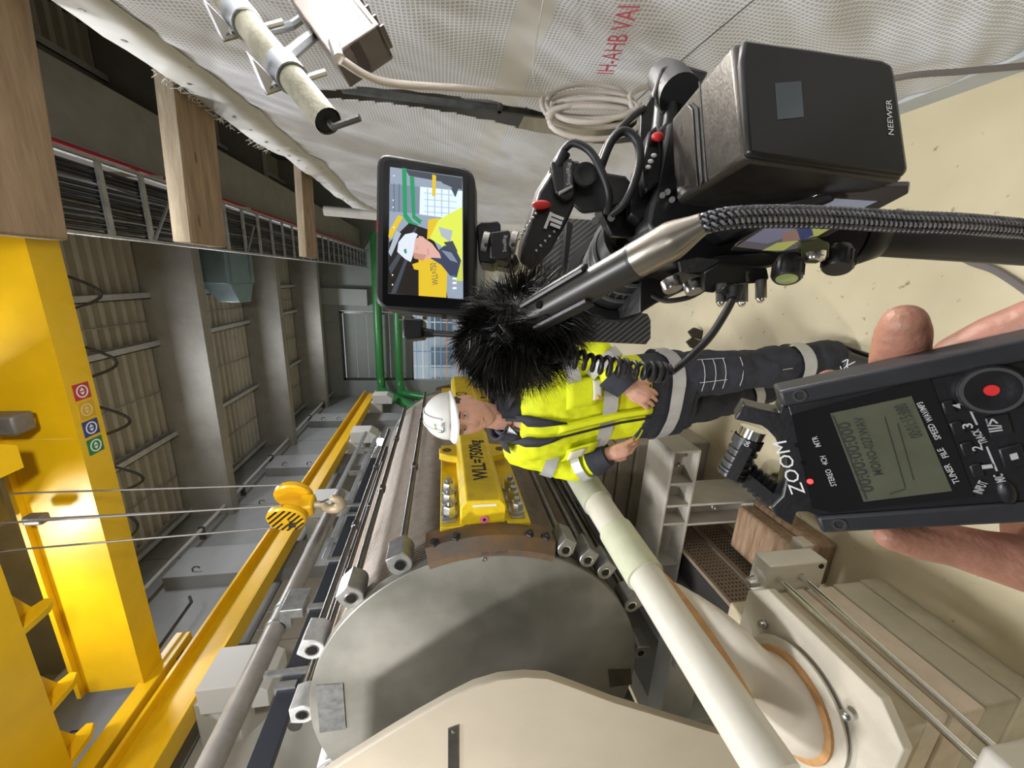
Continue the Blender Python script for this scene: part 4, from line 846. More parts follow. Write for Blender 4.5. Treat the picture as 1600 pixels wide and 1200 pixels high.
# logo: ring, leaf, letters on the front of the hat
def hatproj(a, b_):                       # a right, b up on the hat's camera-facing side (radians about its centre)
    return hatpt(PI/2-b_, PI/2-LOGO+a*1.0, 1.035)
LOGO = math.radians(-6)
def on_hat(pts, m, nm):
    MB().add([hatproj(a, b_) for a, b_ in pts], [list(range(len(pts)))]).build(nm, m, hat)
g_ = mat('logo_green', (.18, .42, .05), .5); d_ = mat('logo_teal', (.03, .1, .13), .5)
def arc(c, r0, r1, a0, a1, m, nm):
    n = 14; mb = MB(); vs = []
    for k in range(n+1):
        a = math.radians(a0+(a1-a0)*k/n); vs += [hatproj(c[0]-r0*math.cos(a), c[1]+r0*math.sin(a)), hatproj(c[0]-r1*math.cos(a), c[1]+r1*math.sin(a))]
    mb.add(vs, [(2*k, 2*k+1, 2*k+3, 2*k+2) for k in range(n)]).build(nm, m, hat)
arc((.06, .42), .15, .19, 60, 200, g_, 'logo_arc_green'); arc((.06, .42), .15, .19, 200, 300, d_, 'logo_arc_dark')
on_hat([(-.06, .55), (-.12, .56), (-.17, .63), (-.10, .66), (-.03, .6)], g_, 'logo_leaf')
tm_ = MB(); fl0 = Fr((0, 0, 0), (1, 0, 0), (0, 1, 0), (0, 0, 1)); tm_.text('EBL', fl0, 0, 0, .12, c=0, bold=.02)
tm_.v = [hatproj(-(p.x)-.03, p.y+.23) for p in tm_.v]; tm_.build('logo_letters', mat('logo_grey', (.16, .16, .17), .5), hat)
# jacket
HV = mat('hivis_yellow', (.74, .80, .008), .7, 0, .08, 6, .1, 180); NAVY = mat('navy_cloth', (.026, .028, .04), .8, 0, .25, 20, .15, 160); RFL = mat('reflective_tape', (.52, .52, .53), .35, .25, .08, 30)
SEED = 3
jk = MB(); jk.loft([tring(z, 0, 44) for z in [.93+.03*k for k in range(17)]]+[tring(1.445, -.005, 44)])
for S, E, W, e in ((SHL, ELL, WRL, .70), (SHR, ELR, WRR, .70)):
    jk.caps([S, S.lerp(E, .35), S.lerp(E, .75), E, E.lerp(W, e)], [.082, .078, .072, .068, .06], 16)
me = remesh(jk, .008, 8); wrinkle(me, .010, 9, (1, 1, .55)); wrinkle(me, .005, 22, (1, 1, .7), 5)
jo = MB().build('jacket', HV, man, me=me)
def band(z0, z1, m, nm, par, off=.013, k0=0, k1=44):
    mb = MB(); n = 6; rings = [tring(z0+(z1-z0)*i/n, off, 44) for i in range(n+1)]
    for r in rings:
        for p in r:
            q = V((p.x, p.y, p.z*.55))*9+V((0, 0, 0)); p += (p-V((tor(p.z)[1], tor(p.z)[2], p.z))).normalized()*(noise.noise(q)+.5*noise.noise(q*2.1))*.010
    return mb.loft(rings, False, True).build(nm, m, par)
band(1.075, 1.135, RFL, 'reflective_band', jo)
hm_ = MB(); hm_.loft([tring(z, .004, 44) for z in [.735+.03*k for k in range(8)]]); me = remesh(hm_, .008, 5); wrinkle(me, .010, 9, (1, 1, .4), 2)
ho = MB().build('jacket_hem', NAVY, man, me=me); band(.80, .855, RFL, 'reflective_band', ho, .016)
for S, E, W, nm in ((SHL, ELL, WRL, 'l'), (SHR, ELR, WRR, 'r')):
    for u0, u1, a, b_, r0 in ((.45, .66, S, E, .086), (.18, .42, E, W, .076)): MB().tube([a.lerp(b_, u0), a.lerp(b_, (u0+u1)/2), a.lerp(b_, u1)], [r0, r0*.99, r0*.97], 20, cap=False).build('sleeve_band', RFL, jo)
    MB().tube([E.lerp(W, .58), E.lerp(W, .8), E.lerp(W, 1.02)], [.075, .064, .052], 18).build('cuff', NAVY, man)
# zip flap, pockets, collar, yoke, badges
def front(a, z, off=.02):                 # point on the jacket front; a = -1..1 to his left
    _, cx0, cy0, aw, bw = tor(z); q = PI/2-a*PI/2; c, s = math.cos(q), math.sin(q)
    return V((cx0, cy0, z))+ML*((aw+off)*math.copysign(abs(c)**.8, c))+MF*((bw+off)*abs(s)**.8)
mb = MB(); zz = [.925+.032*k for k in range(13)]
mb.loft([[front(-.03, z, .008), front(.0, z, .022), front(.03, z, .02), front(.05, z, .008)] for z in zz], False, True, False); o = mb.build('zip_flap', HV, jo); so = o.modifiers.new('t', 'SOLIDIFY'); so.thickness = .006
MB().tube([front(-.045, z, .020) for z in zz], .005, 6).build('zip', RUB, jo)
def patch(a0, a1, z0, z1, m, nm, par, off=.018, th=.004):
    mb = MB(); n = 6; mb.loft([[front(a0+(a1-a0)*k/n, z, off) for k in range(n+1)] for z in [z0+(z1-z0)*i/4 for i in range(5)]], False, True, False)
    o = mb.build(nm, m, par); so = o.modifiers.new('t', 'SOLIDIFY'); so.thickness = th; return o
patch(.2, .62, 1.16, 1.29, HV, 'chest_pocket', jo); bdg = patch(.26, .55, 1.15, 1.185, mat('badge_cream', (.75, .72, .6), .5), 'badge', jo, .024)
MB().ell(front(.29, 1.168, .03), (.009, .009, .009)).build('badge_logo', mat('badge_gold', (.6, .35, .05), .5), bdg)
patch(-.65, -.25, 1.13, 1.26, HV, 'chest_pocket', jo); patch(-.48, -.28, 1.18, 1.25, MATS['badge_cream'], 'badge', jo, .026)
for s in (-1, 1): patch(.22*s, .62*s, .94, .945, mat('stitch_dark', (.35, .38, .01), .8), 'pocket_seam', jo)
yk = MB()
for s in (-1, 1):
    pts = [(.06*s, 1.30), (.13*s, 1.36), (.3*s, 1.42), (.5*s, 1.46)]
    rings = [[front(a, z, .022) for a, z in ((.05*s, 1.28+.05*k), (.05*s+.12*s*(k+1)/3, 1.33+.05*k))] for k in range(4)]
    yk.loft(rings, False, True, False)
o = yk.build('lapel', NAVY, jo); so = o.modifiers.new('t', 'SOLIDIFY'); so.thickness = .012
nb = V((-.553, 1.492, 1.50))
cl = MB(); cl.loft([[nb+ML*(r*math.cos(q))+MF*(r*.9*math.sin(q))+ZU*(h-.035*max(0, math.sin(q))) for q in [PI*.62+2*PI*.88*k/28 for k in range(29)]] for r, h in ((.115, -.05), (.10, .0), (.088, .04), (.092, .055))], False, True, False)
o = cl.build('collar', NAVY, jo); so = o.modifiers.new('t', 'SOLIDIFY'); so.thickness = .01
cl = MB(); cl.loft([[nb+ML*(r*math.cos(q))+MF*(r*.92*math.sin(q))+ZU*(h-.03*max(0, math.sin(q))) for q in [PI*.56+2*PI*.94*k/28 for k in range(29)]] for r, h in ((.09, -.06), (.078, .0), (.066, .028), (.072, .035))], False, True, False)
o = cl.build('shirt_collar', mat('shirt_slate', (.09, .10, .13), .8), man); so = o.modifiers.new('t', 'SOLIDIFY'); so.thickness = .005
MB().prism([nb+MF*.075+ML*-.005+ZU*-.01, nb+MF*.085+ML*-.045+ZU*-.05, nb+MF*.06+ML*-.06+ZU*-.005], -MF*.006).build('collar_tip', mat('white_shirt', (.7, .72, .78), .7), man)
# shoulder yoke in navy on his right
for s, S in ((1, SHL), (-1, SHR)):
    MB().loft([[S+V((0, 0, 0))+(nb-S)*u+ZU*(.088*math.cos(q)-.03*u)+MF*(.088*math.sin(q)*(1-.2*u)) for q in [-.6+1.5*k/10 for k in range(11)]] for u in (.1, .3, .55, .75)], False, True, False).build('shoulder_yoke', NAVY, jo)
# trousers
tr = MB()
for Hh, K, A_ in ((HIPL, KNL, ANL), (HIPR, KNR, ANR)): tr.caps([Hh, Hh.lerp(K, .5), K, K.lerp(A_, .5), A_+V((0, 0, .02))], [.108, .098, .084, .078, .072], 18)
tr.loft([tring(z, -.012, 32) for z in (.70, .76, .82, .9)])
me = remesh(tr, .008, 6); wrinkle(me, .012, 8, (1, 1, 1.2), 4); wrinkle(me, .005, 20, (1, 1, 1), 8)
to = MB().build('trousers', NAVY, man, me=me)
for K, A_ in ((KNL, ANL), (KNR, ANR)): MB().tube([K.lerp(A_, .38), K.lerp(A_, .46), K.lerp(A_, .54)], [.090, .0895, .089], 22, cap=False).build('reflective_band', RFL, to)
stm = mat('stitch_white', (.55, .55, .55), .8)
def legpt(Hh, K, u, ang, off): 
    c = Hh.lerp(K, u); r = (.108+(.084-.108)*u)+off; return c+MF*(r*math.cos(ang))+ML*(r*math.sin(ang))
for u in (.2, .32, .43, .62): MB().tube([legpt(HIPL, KNL, u, a, .010) for a in (-.2, .1, .4, .7, 1.0)], .0014, 4).build('stitching', stm, to)
for a in (.15, 1.0): MB().tube([legpt(HIPL, KNL, u, a, .010) for u in (.15, .3, .45)], .0014, 4).build('stitching', stm, to)
for a, b_ in ((.3, .9), (-.3, .2)): MB().tube([legpt(KNL, ANL, u, a, -.006) for u in (.05, .18)], .0014, 4).build('stitching', stm, to)
# boots
bm_ = mat('boot_leather', (.035, .033, .03), .45, 0, .2, 20)
for A_, yw in ((ANL, 12), (ANR, 20)):
    d = V((-math.sin(math.radians(yw)), -math.cos(math.radians(yw)), 0)); s_ = V((d.y, -d.x, 0)); g0 = V((A_.x, A_.y, 0))
    mb = MB(); secs = ((-.085, .06, .034, .03), (-.07, .055, .045, .05), (0, .055, .045, .055), (.06, .05, .044, .042), (.12, .045, .049, .034), (.17, .042, .046, .03), (.2, .038, .03, .022))
    mb.loft([[g0+d*x+V((0, 0, zc+.012))+s_*(w_*math.cos(2*PI*k/20))+V((0, 0, h_*math.sin(2*PI*k/20))) for k in range(20)] for x, zc, w_, h_ in secs])
    mb.caps([g0+V((0, 0, .06)), g0+V((0, 0, .17))], [.05, .052], 16)
    bo = MB().build('boot', bm_, man, me=remesh(mb, .006, 5))
    mb = MB(); mb.loft([[g0+d*x+s_*w_*c_+V((0, 0, z)) for z, c_ in ((0, -1), (0, 1), (.022, 1), (.022, -1))] for x, w_ in ((-.095, .03), (-.08, .042), (0, .044), (.1, .052), (.17, .05), (.21, .025))], True, False); mb.build('sole', RUB, bo)
    for k in range(4):
        x0 = .045+.022*k; z0 = .118-.012*k-.004*k
        for s in (-1, 1): MB().tube([g0+d*x0+s_*(.024*s)+V((0, 0, z0)), g0+d*(x0+.01)+V((0, 0, z0+.004)), g0+d*(x0+.022)-s_*(.024*s)+V((0, 0, z0-.012))], .0022, 5).build('lace', mat('lace_white', (.8, .8, .78), .7), bo)
# ------------------------------------------------------------------ cinema camera rig (close to the viewer, right)
def PL(pts, d): return [P(x, y, d if not isinstance(d, (list, tuple)) else d[i]) for i, (x, y) in enumerate(pts)]
def slab(mb, pts, d, th): return mb.prism(PL(pts, d), FW*th)                 # outline at a depth, thickness away from viewer
def lofts(mb, a, da, b_, db): return mb.loft([PL(a, da), PL(b_, db)], True, False)
rig = thing('cinema_camera', 'black cinema camera rig with battery pack, top handle and lens hood flags', 'camera', P(1200, 330, .42))
bt_side = mat('battery_bronze', (.06, .054, .045), .36, .7, .15, 90, .05, 400)
# battery pack: back face toward us, top face lit
bk = [(1166, 250), (1146, 62), (1392, 102), (1417, 284)]
fr_ = [(1056, 319), (1047, 186), (1220, 213), (1229, 344)]
bat = lofts(MB(), bk, [.262, .268, .262, .256], fr_, [.375]*4).build('battery_pack', bt_side, rig, bev=.005)
bf = Fr(P(1280, 175, .2605), P(1268, 80, .262)-P(1291, 267, .259), P(1156, 156, .265)-P(1404, 193, .259)); 
if bf.n.dot(FW) > 0: bf = Fr(bf.o, bf.r, bf.u, -bf.n); bf.u = (P(1156, 156, .265)-P(1404, 193, .259)).normalized()
q = [bf.pix(x, y) for x, y in ((1164, 245), (1153, 100), (1157, 68), (1372, 100), (1388, 108), (1392, 125), (1412, 270), (1405, 280), (1190, 250))]
MB().fprism(bf, q, -.003, .004).build('back_cover', mat('cover_black', (.009, .009, .008), .3, 0, .2, 60), bat, bev=.003)
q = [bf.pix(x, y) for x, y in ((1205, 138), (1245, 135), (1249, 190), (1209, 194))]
MB().fprism(bf, q, .004, .0044).build('status_window', mat('status_window', (.06, .075, .085), .15), bat)  # grey-blue patch on the back cover, painted as a reflection
a0, b0 = bf.pix(1387, 219); a1, b1 = bf.pix(1383, 165)
MB().text('NEEWER', bf, a0, b0, .0036, c=.0045, w=math.hypot(a1-a0, b1-b0), rot=math.atan2(b1-b0, a1-a0), shear=.15).build('brand_lettering', WHT, bat)
# plate with port cover on the top face
_tl, _tr, _ft = P(1166, 250, .262), P(1146, 62, .268), P(1047, 186, .375)
tf_ = Fr((_tl+_tr)/2, _tr-_tl, _ft-_tr, None)
if tf_.n.dot(UP) < 0: tf_.n = -tf_.n
tf_.u = (_ft-_tr)-tf_.r*(_ft-_tr).dot(tf_.r); tf_.u.normalize(); pl_ = bat
q = [tf_.pix(x, y) for x, y in ((1078, 162), (1086, 170), (1094, 290), (1070, 292), (1058, 275), (1055, 190))]
MB().fprism(tf_, q, 0, .0025).build('port_cover', bt_side, pl_, bev=.0006)
MB().fprism(tf_, [tf_.pix(x, y) for x, y in ((1092, 128), (1094, 126), (1105, 283), (1103, 284))], 0, .0004).build('seam', DARK, pl_)
MB().fprism(tf_, [tf_.pix(x, y) for x, y in ((1083, 160), (1092, 168), (1099, 282), (1096, 292))], 0, .001).build('port_slot', DARK, pl_)
a0, b0 = tf_.pix(1071, 207); MB().text('8V', tf_, a0, b0, .006, c=.003, w=.008, bold=.02).build('port_lettering', DARK, pl_)
a0, b0 = tf_.pix(1076, 272); MB().text('12V', tf_, a0, b0, .006, c=.003, w=.011, bold=.02).build('port_lettering', DARK, pl_)
# camera body between plate and lens, seen as dark stepped blocks
lofts(MB(), [(1300, 335), (1262, 185), (1045, 188), (1012, 350), (1060, 420), (1180, 420)], .388, [(1150, 420), (1130, 300), (985, 270), (960, 380), (985, 430), (1080, 450)], .47).build('camera_body', BLK, rig, bev=.004)
lofts(MB(), [(1160, 330), (1300, 300), (1310, 312), (1180, 352)], [.33, .285, .285, .33], [(1080, 380), (1180, 350), (1190, 362), (1100, 395)], [.41, .37, .37, .41]).build('base_rail', BLKM, rig, bev=.002)
# side screen hanging beside the body
sa, sb, sd = P(1296, 290, .292), P(1419, 291, .266), P(1150, 382, .365)
sfr = Fr(sa, sb-sa, sd-sa, None)
if sfr.n.dot(FW) > 0: sfr.n = -sfr.n
sfr.u = (sd-sa)-sfr.r*(sd-sa).dot(sfr.r); sfr.u.normalize()
def sq(*p): return [sfr.pix(x, y) for x, y in p]
scr = MB().fprism(sfr, sq((1296, 290), (1419, 291), (1419, 303), (1245, 394), (1210, 396), (1140, 392), (1150, 380)), -.008, 0).build('side_screen', mat('screen_brown', (.045, .038, .034), .15), rig, bev=.001)
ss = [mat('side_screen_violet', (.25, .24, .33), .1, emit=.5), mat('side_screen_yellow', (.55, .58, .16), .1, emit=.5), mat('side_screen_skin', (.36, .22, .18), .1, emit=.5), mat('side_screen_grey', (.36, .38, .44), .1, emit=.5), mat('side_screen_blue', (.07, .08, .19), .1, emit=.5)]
lz = .0003
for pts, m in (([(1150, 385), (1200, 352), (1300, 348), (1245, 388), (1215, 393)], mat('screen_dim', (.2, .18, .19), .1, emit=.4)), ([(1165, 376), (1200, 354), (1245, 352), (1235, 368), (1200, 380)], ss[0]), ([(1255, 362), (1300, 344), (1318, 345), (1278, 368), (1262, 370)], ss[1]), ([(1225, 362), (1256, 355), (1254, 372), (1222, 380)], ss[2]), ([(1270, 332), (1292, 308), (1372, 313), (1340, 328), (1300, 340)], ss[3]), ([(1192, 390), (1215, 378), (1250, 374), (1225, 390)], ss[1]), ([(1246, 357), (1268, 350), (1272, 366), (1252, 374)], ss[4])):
    lz += .0002; MB().fprism(sfr, sq(*pts), lz, lz+.0001).build('screen_picture', m, scr)  # glowing picture patches; the grey one is a painted reflection
# eyepiece and hinge block at top right
MB().tube(PL([(1062, 150), (1048, 130), (1036, 120)], [.40, .43, .46]), [.02, .02, .018], 24).build('eyepiece', RUB, rig)
lofts(MB(), [(1018, 150), (1032, 105), (1058, 97), (1085, 105), (1108, 112), (1085, 150), (1060, 185), (1035, 180)], .41, [(1012, 155), (1026, 118), (1050, 112), (1075, 118), (1092, 124), (1070, 152), (1050, 180), (1028, 178)], .47).build('viewfinder', BLK, rig, bev=.003)
MB().tube(PL([(1050, 165), (1045, 200), (1020, 225)], [.41, .41, .40]), .007, 12).build('viewfinder_arm', BLKM, rig)
MB().cyl(P(1040, 160, .43), P(1030, 260, .44), .012, seg=16).build('viewfinder_bracket', BLK, rig)
slab(MB(), [(1032, 128), (1046, 106), (1050, 110), (1037, 131)], .405, .004).build('viewfinder_trim', GALV, rig)
slab(MB(), [(1002, 178), (1018, 150), (1024, 153), (1020, 190), (1012, 240), (1000, 238)], .40, .01).build('cage_edge', BLKM, rig, bev=.001)
for pts, d0 in (([(1004, 260), (1014, 205), (1026, 195), (1034, 235), (1030, 285), (1010, 300)], .383), ([(985, 300), (1005, 262), (1030, 285), (1042, 310), (1000, 345), (985, 335)], .40)):
    slab(MB(), pts, d0, .02).build('cage_block', BLKM, rig, bev=.002)
MB().ell(P(1028, 214, .378), (.0045, .0045, .0065)).build('record_button', REDM, rig)
for (x, y) in ((1022, 243), (1017, 252), (1013, 261)): MB().ell(P(x, y, .379), (.002, .002, .003)).build('side_button', WHT, rig)
for (x, y) in ((1035, 305), (1043, 300), (1050, 312)): MB().cyl(P(x, y, .385), P(x, y, .378), .003, seg=10).build('screw', STEEL, rig)
# lens
lens_ax = [(985, 345, .45), (958, 395, .52), (935, 418, .57)]
lp = [P(x+18, y+22, d) for x, y, d in lens_ax]
ax = (lp[2]-lp[0]).normalized()
MB().lathe([(.04, 0), (.045, .002), (.045, .03), (.041, .032), (.041, .036), (.049, .038), (.049, .055), (.045, .057), (.045, .08), (.05, .084), (.05, .12), (.035, .121)], lp[0], ax, 40).build('lens_barrel', BLK, rig)
for h in (.034, .056, .082): MB().lathe([(.0465, h-.002), (.0505, h-.001), (.0505, h+.001), (.0465, h+.002)], lp[0], ax, 40).build('lens_ring', mat('lens_grey', (.25, .25, .25), .35, .6), rig)
for k in range(30):
    a = 2*PI*k/30; u_, v_ = perp(ax); MB().cyl(lp[0]+ax*.06+(u_*math.cos(a)+v_*math.sin(a))*.0455, lp[0]+ax*.078+(u_*math.cos(a)+v_*math.sin(a))*.0455, .0018, seg=5).build('grip_rib', RUB, rig)
# matte box flags in carbon weave
cf = mat('carbon_weave', (.05, .05, .05), .3); N, L, b = nodes(cf)
tc = N.new('ShaderNodeTexCoord'); mp = N.new('ShaderNodeMapping'); mp.inputs['Rotation'].default_value = (.5, .3, .8); wv = N.new('ShaderNodeTexWave'); wv.inputs['Scale'].default_value = 75
L.new(tc.outputs['Object'], mp.inputs[0]); L.new(mp.outputs[0], wv.inputs[0]); rp = N.new('ShaderNodeValToRGB'); rp.color_ramp.elements[0].color = (.03, .03, .03, 1); rp.color_ramp.elements[1].color = (.11, .11, .105, 1); rp.color_ramp.elements[0].position = .4; rp.color_ramp.elements[1].position = .6
L.new(wv.outputs[0], rp.inputs[0]); L.new(rp.outputs[0], b.inputs['Base Color']); b.inputs['Coat Weight'].default_value = .6
slab(MB(), [(905, 475), (1012, 490), (1017, 500), (1017, 528), (1010, 538), (902, 533), (890, 500)], .60, .004).build('lower_flag', cf, rig, bev=.001)
slab(MB(), [(842, 400), (872, 372), (880, 340), (950, 345), (945, 380), (920, 400), (880, 440), (845, 440)], .62, .004).build('upper_flag', cf, rig, bev=.001)
slab(MB(), [(884, 346), (890, 344), (896, 350), (886, 420), (880, 480), (874, 480), (878, 420)], .585, .02).build('matte_box_edge', BLKM, rig, bev=.002)
MB().lathe([(.053, 0), (.066, .002), (.066, .012), (.053, .014)], lp[0]+ax*.105, ax, 36).build('matte_box_ring', BLK, rig)
lofts(MB(), [(1000, 440), (1040, 400), (1080, 440), (1000, 490)], .47, [(960, 470), (1000, 440), (1018, 470), (962, 500)], .56).build('rod_bridge', BLK, rig, bev=.002)
for dx in (0, 16): MB().cyl(P(1075+dx, 428+dx*.3, .44), P(985+dx*.6, 480, .6), .0075, seg=14).build('support_rod', BLKM, rig)
# base plate and tripod plate
lofts(MB(), [(1060, 425), (1120, 400), (1200, 395), (1300, 350), (1310, 372), (1215, 415), (1120, 432)], .35, [(1030, 440), (1090, 418), (1160, 400), (1250, 360), (1255, 378), (1170, 420), (1090, 445)], .43).build('base_plate', BLK, rig, bev=.002)
slab(MB(), [(1062, 408), (1090, 402), (1125, 406), (1100, 424), (1065, 424)], .342, .004).build('rough_pad', mat('pad_grey', (.06, .06, .065), .8, 0, .3, 200, .3, 400), rig)
# cable clamp with three pins
cl_ = lofts(MB(), [(1100, 425), (1125, 412), (1198, 418), (1202, 436), (1190, 442), (1125, 446), (1116, 458), (1100, 456)], .325, [(1092, 428), (1118, 415), (1188, 420), (1190, 436), (1180, 440), (1118, 444), (1108, 454), (1093, 452)], .36).build('cable_clamp', BLK, rig, bev=.0015)
for x, y in ((1127, 452), (1160, 452), (1189, 446)):
    MB().cyl(P(x, y-8, .322), P(x, y+20, .322), .0042, seg=16).build('clamp_screw', mat('knurled_grey', (.22, .21, .2), .35, .7), cl_); MB().ell(P(x, y+20, .322), (.0042, .0042, .003)).build('screw_tip', CHROME, cl_)
ftx = Fr(P(1165, 424, .3235), -RT, -UP, -FW); MB().text('SmallRig', ftx, 0, 0, .003, c=.0004, w=.011).build('brand_lettering', mat('dim_gold', (.3, .28, .16), .6), cl_)
for x, y in ((1050, 447), (1085, 450)): MB().lathe([(.00001, .004), (.008, .004), (.009, .002), (.009, -.006)], P(x, y, .36), -UP*.2-RT-FW*.3, 18).build('rail_bolt', STEEL, rig)
# tripod knobs, pan handle
kn = mat('knob_black', (.012, .012, .012), .4)
for x, y, d, lb in ((1229, 415, .31, 1), (1308, 400, .31, 0)):
    c0, c1 = P(x+4, y-12, d), P(x, y+22, d-.005); a_ = (c1-c0).normalized()
    k_ = MB().lathe([(.00001, 0), (.008, 0), (.009, .003), (.0105, .006), (.0105, .018), (.009, .02), (.00001, .02)], c0, a_, 24).build('tripod_knob', kn, rig)
    for k in range(16):
        a = 2*PI*k/16; u_, v_ = perp(a_); MB().cyl(c0+a_*.007+(u_*math.cos(a)+v_*math.sin(a))*.0106, c0+a_*.017+(u_*math.cos(a)+v_*math.sin(a))*.0106, .0008, seg=4).build('knurl', kn, k_)
    if lb: MB().lathe([(.00001, .0205), (.006, .0205), (.0075, .02)], c0, a_, 20).build('knob_cap', mat('bubble_green', (.4, .5, .2), .2, .3), k_)
lofts(MB(), [(1250, 378), (1280, 372), (1296, 380), (1296, 402), (1275, 412), (1252, 410)], .30, [(1246, 376), (1274, 370), (1288, 378), (1288, 398), (1270, 406), (1248, 406)], .33).build('level_block', mat('level_olive', (.09, .1, .045), .3, .3), rig, bev=.001)
MB().lathe([(.00001, 0), (.007, 0), (.008, -.002), (.008, -.006)], P(1272, 408, .30), -RT, 18).build('bubble_level', CHROME, rig)
ph = thing('tripod_pan_handle', 'thick black tripod pan handle beside the braided cable', 'tripod handle', P(1600, 385, .32))
ha, hb = P(1345, 372, .34), P(1720, 392, .30)
MB().cyl(ha, hb, .0145, seg=28).build('handle_tube', mat('handle_black', (.03, .028, .026), .4, .1, .1, 20), ph)
MB().lathe([(.014, 0), (.022, .002), (.023, .008), (.017, .02), (.0145, .022)], P(1335, 370, .342), hb-ha, 28).build('collar', BLKM, ph)
MB().lathe([(.00001, -.05), (.019, -.05), (.021, -.03), (.021, 0), (.014, .003)], P(1335, 370, .342), hb-ha, 28).build('hinge_barrel', BLKM, ph)
# ------------------------------------------------------------------ top handle
lofts(MB(), [(842, 300), (868, 258), (905, 250), (912, 270), (905, 305), (888, 345), (860, 395), (832, 425), (812, 410), (815, 385)], .40, [(836, 300), (860, 262), (893, 254), (900, 272), (894, 305), (878, 342), (852, 388), (828, 416), (808, 402), (810, 384)], .435).build('top_handle', BLK, rig, bev=.003)
slab(MB(), [(860, 252), (892, 248), (900, 252), (898, 306), (884, 312), (868, 300)], .392, .03).build('handle_head', BLK, rig, bev=.002)
slab(MB(), [(880, 250), (893, 248), (894, 292), (882, 296)], .3905, .002).build('handle_plate', mat('plate_grey', (.05, .05, .05), .5), rig)
hf = Fr(P(891, 290, .389), RT, UP, -FW); MB().text('SmallRig', hf, 0, 0, .0042, c=.0005, w=.023).build('brand_lettering', mat('print_grey', (.5, .5, .5), .6), rig)
slab(MB(), [(873, 299), (895, 288), (896, 292), (874, 304)], .389, .004).build('handle_lip', GALV, rig, bev=.0005)
MB().lathe([(.00001, 0), (.006, 0), (.008, .001), (.012, .001), (.012, -.003)], P(915, 272, .389), -FW, 20).build('rosette', RUB, rig)
MB().ell(P(846, 320, .395), (.0045, .005, .010), Fr(V(), RT, FW, UP)).build('release_button', REDM, rig)
for k in range(7): MB().ell(P(838-k*4.6, 334+k*6.5, .397), (.0016, .0016, .0016)).build('handle_screw', STEEL, rig)
for k in range(5): MB().ell(P(866-k*7, 362+k*7.5, .399), (.0016, .0016, .0016)).build('handle_screw', STEEL, rig)
tfm = Fr(P(870, 345, .397), U3(.9, -.35, 0), U3(.35, .9, 0), -FW)
for (a0, a1, b0, b1) in ((-.012, .006, .007, .010), (-.0025, .001, -.006, .008), (.0025, .0055, -.006, .008), (-.007, -.004, -.006, .005)): MB().fprism(tfm, [(a0, b0), (a1, b0), (a1, b1), (a0, b1)], 0, .0006).build('emblem_stroke', WHT, rig)
lofts(MB(), [(905, 262), (950, 270), (978, 275), (990, 290), (985, 310), (950, 330), (910, 335), (893, 320)], .40, [(900, 266), (945, 275), (972, 280), (982, 292), (978, 308), (945, 326), (905, 330), (892, 316)], .43).build('handle_foot', BLK, rig, bev=.003)
lofts(MB(), [(940, 330), (985, 310), (1005, 345), (985, 372), (955, 368)], .42, [(930, 335), (975, 320), (995, 350), (978, 374), (948, 370)], .46).build('handle_clamp', BLKM, rig, bev=.002)
for x, y in ((935, 335), (955, 340), (930, 345)): MB().cyl(P(x, y, .416), P(x, y, .408), .004, seg=12).build('clamp_bolt', STEEL, rig)
# cables around the handle
for nm, pts, r in (('loop_cable', [(868, 255, .40), (885, 230, .39), (900, 224, .385), (925, 240, .382), (945, 280, .38), (952, 310, .385), (948, 332, .40)], .0038), ('loop_cable', [(1005, 170, .40), (985, 185, .39), (950, 225, .385), (936, 260, .385)], .0036), ('loop_cable', [(938, 265, .384), (955, 222, .38), (975, 205, .378), (995, 220, .377), (1000, 250, .378), (990, 290, .382), (975, 318, .39), (955, 335, .40)], .0042)):
    MB().tube(bez([P(*p) for p in pts], 8), r, 12).build(nm, RUB, rig)
MB().tube([P(883, 238, .392), P(875, 255, .395), P(868, 268, .40)], .0062, 12).build('strain_relief', RUB, rig)
# ------------------------------------------------------------------ field monitor on its tilt mount
MD = .37
mo = thing('field_monitor', 'small on-camera monitor showing the man in the white hard hat', 'monitor', P(742, 370, MD))
mc = [(585, 480), (588, 237), (742, 263), (743, 497)]
mf = Fr(P(665, 368, MD), (P(664, 250, MD)-P(664, 489, MD)), UP, None)
if mf.n.dot(FW) > 0: mf.n = -mf.n
mf.u = mf.r.cross(mf.n)*-1
if mf.u.z < 0: mf.u = -mf.u
mp_ = [mf.pix(x, y) for x, y in mc]      # tl, tr, br, bl in frame coordinates
def rpoly(c, r, n=5):
    out = []; m = len(c)
    for i in range(m):
        p, a, b_ = V(c[i]), V(c[i-1]), V(c[(i+1) % m]); u, v = (a-p).normalized(), (b_-p).normalized()
        for k in range(n+1):
            t_ = k/n; q0 = p+u*r; q1 = p+v*r; out.append(tuple((q0*(1-t_)**2+p*2*t_*(1-t_)+q1*t_**2)))
    return out
out = rpoly([V((a, b_)) for a, b_ in mp_], .014)
MB().fprism(mf, out, -.026, 0).build('monitor_case', mat('monitor_case_black', (.02, .02, .021), .5), mo, bev=.003)
gl_c = [mf.pix(x, y) for x, y in ((598, 478), (600, 250), (731, 272), (731, 484))]
glo = MB().fprism(mf, rpoly([V(c) for c in gl_c], .006), 0, .0012).build('screen_glass', BLKG, mo)
sc_ = {k: mat('screen_'+k, c, .3, emit=1.0) for k, c in dict(wall=(.30, .36, .45), wall2=(.20, .25, .33), dk=(.06, .07, .09), green=(.02, .30, .12), sky=(.75, .88, 1.0), blue=(.45, .6, .85), yel=(.75, .52, .03), hv=(.72, .82, .10), hv2=(.58, .66, .10), hat=(.72, .78, .88), skin=(.72, .42, .36), skin2=(.55, .28, .22), navy=(.05, .06, .11), slate=(.22, .26, .34), brown=(.36, .33, .29), white=(.9, .93, .95), grey=(.42, .48, .55), red=(.6, .03, .03)).items()}
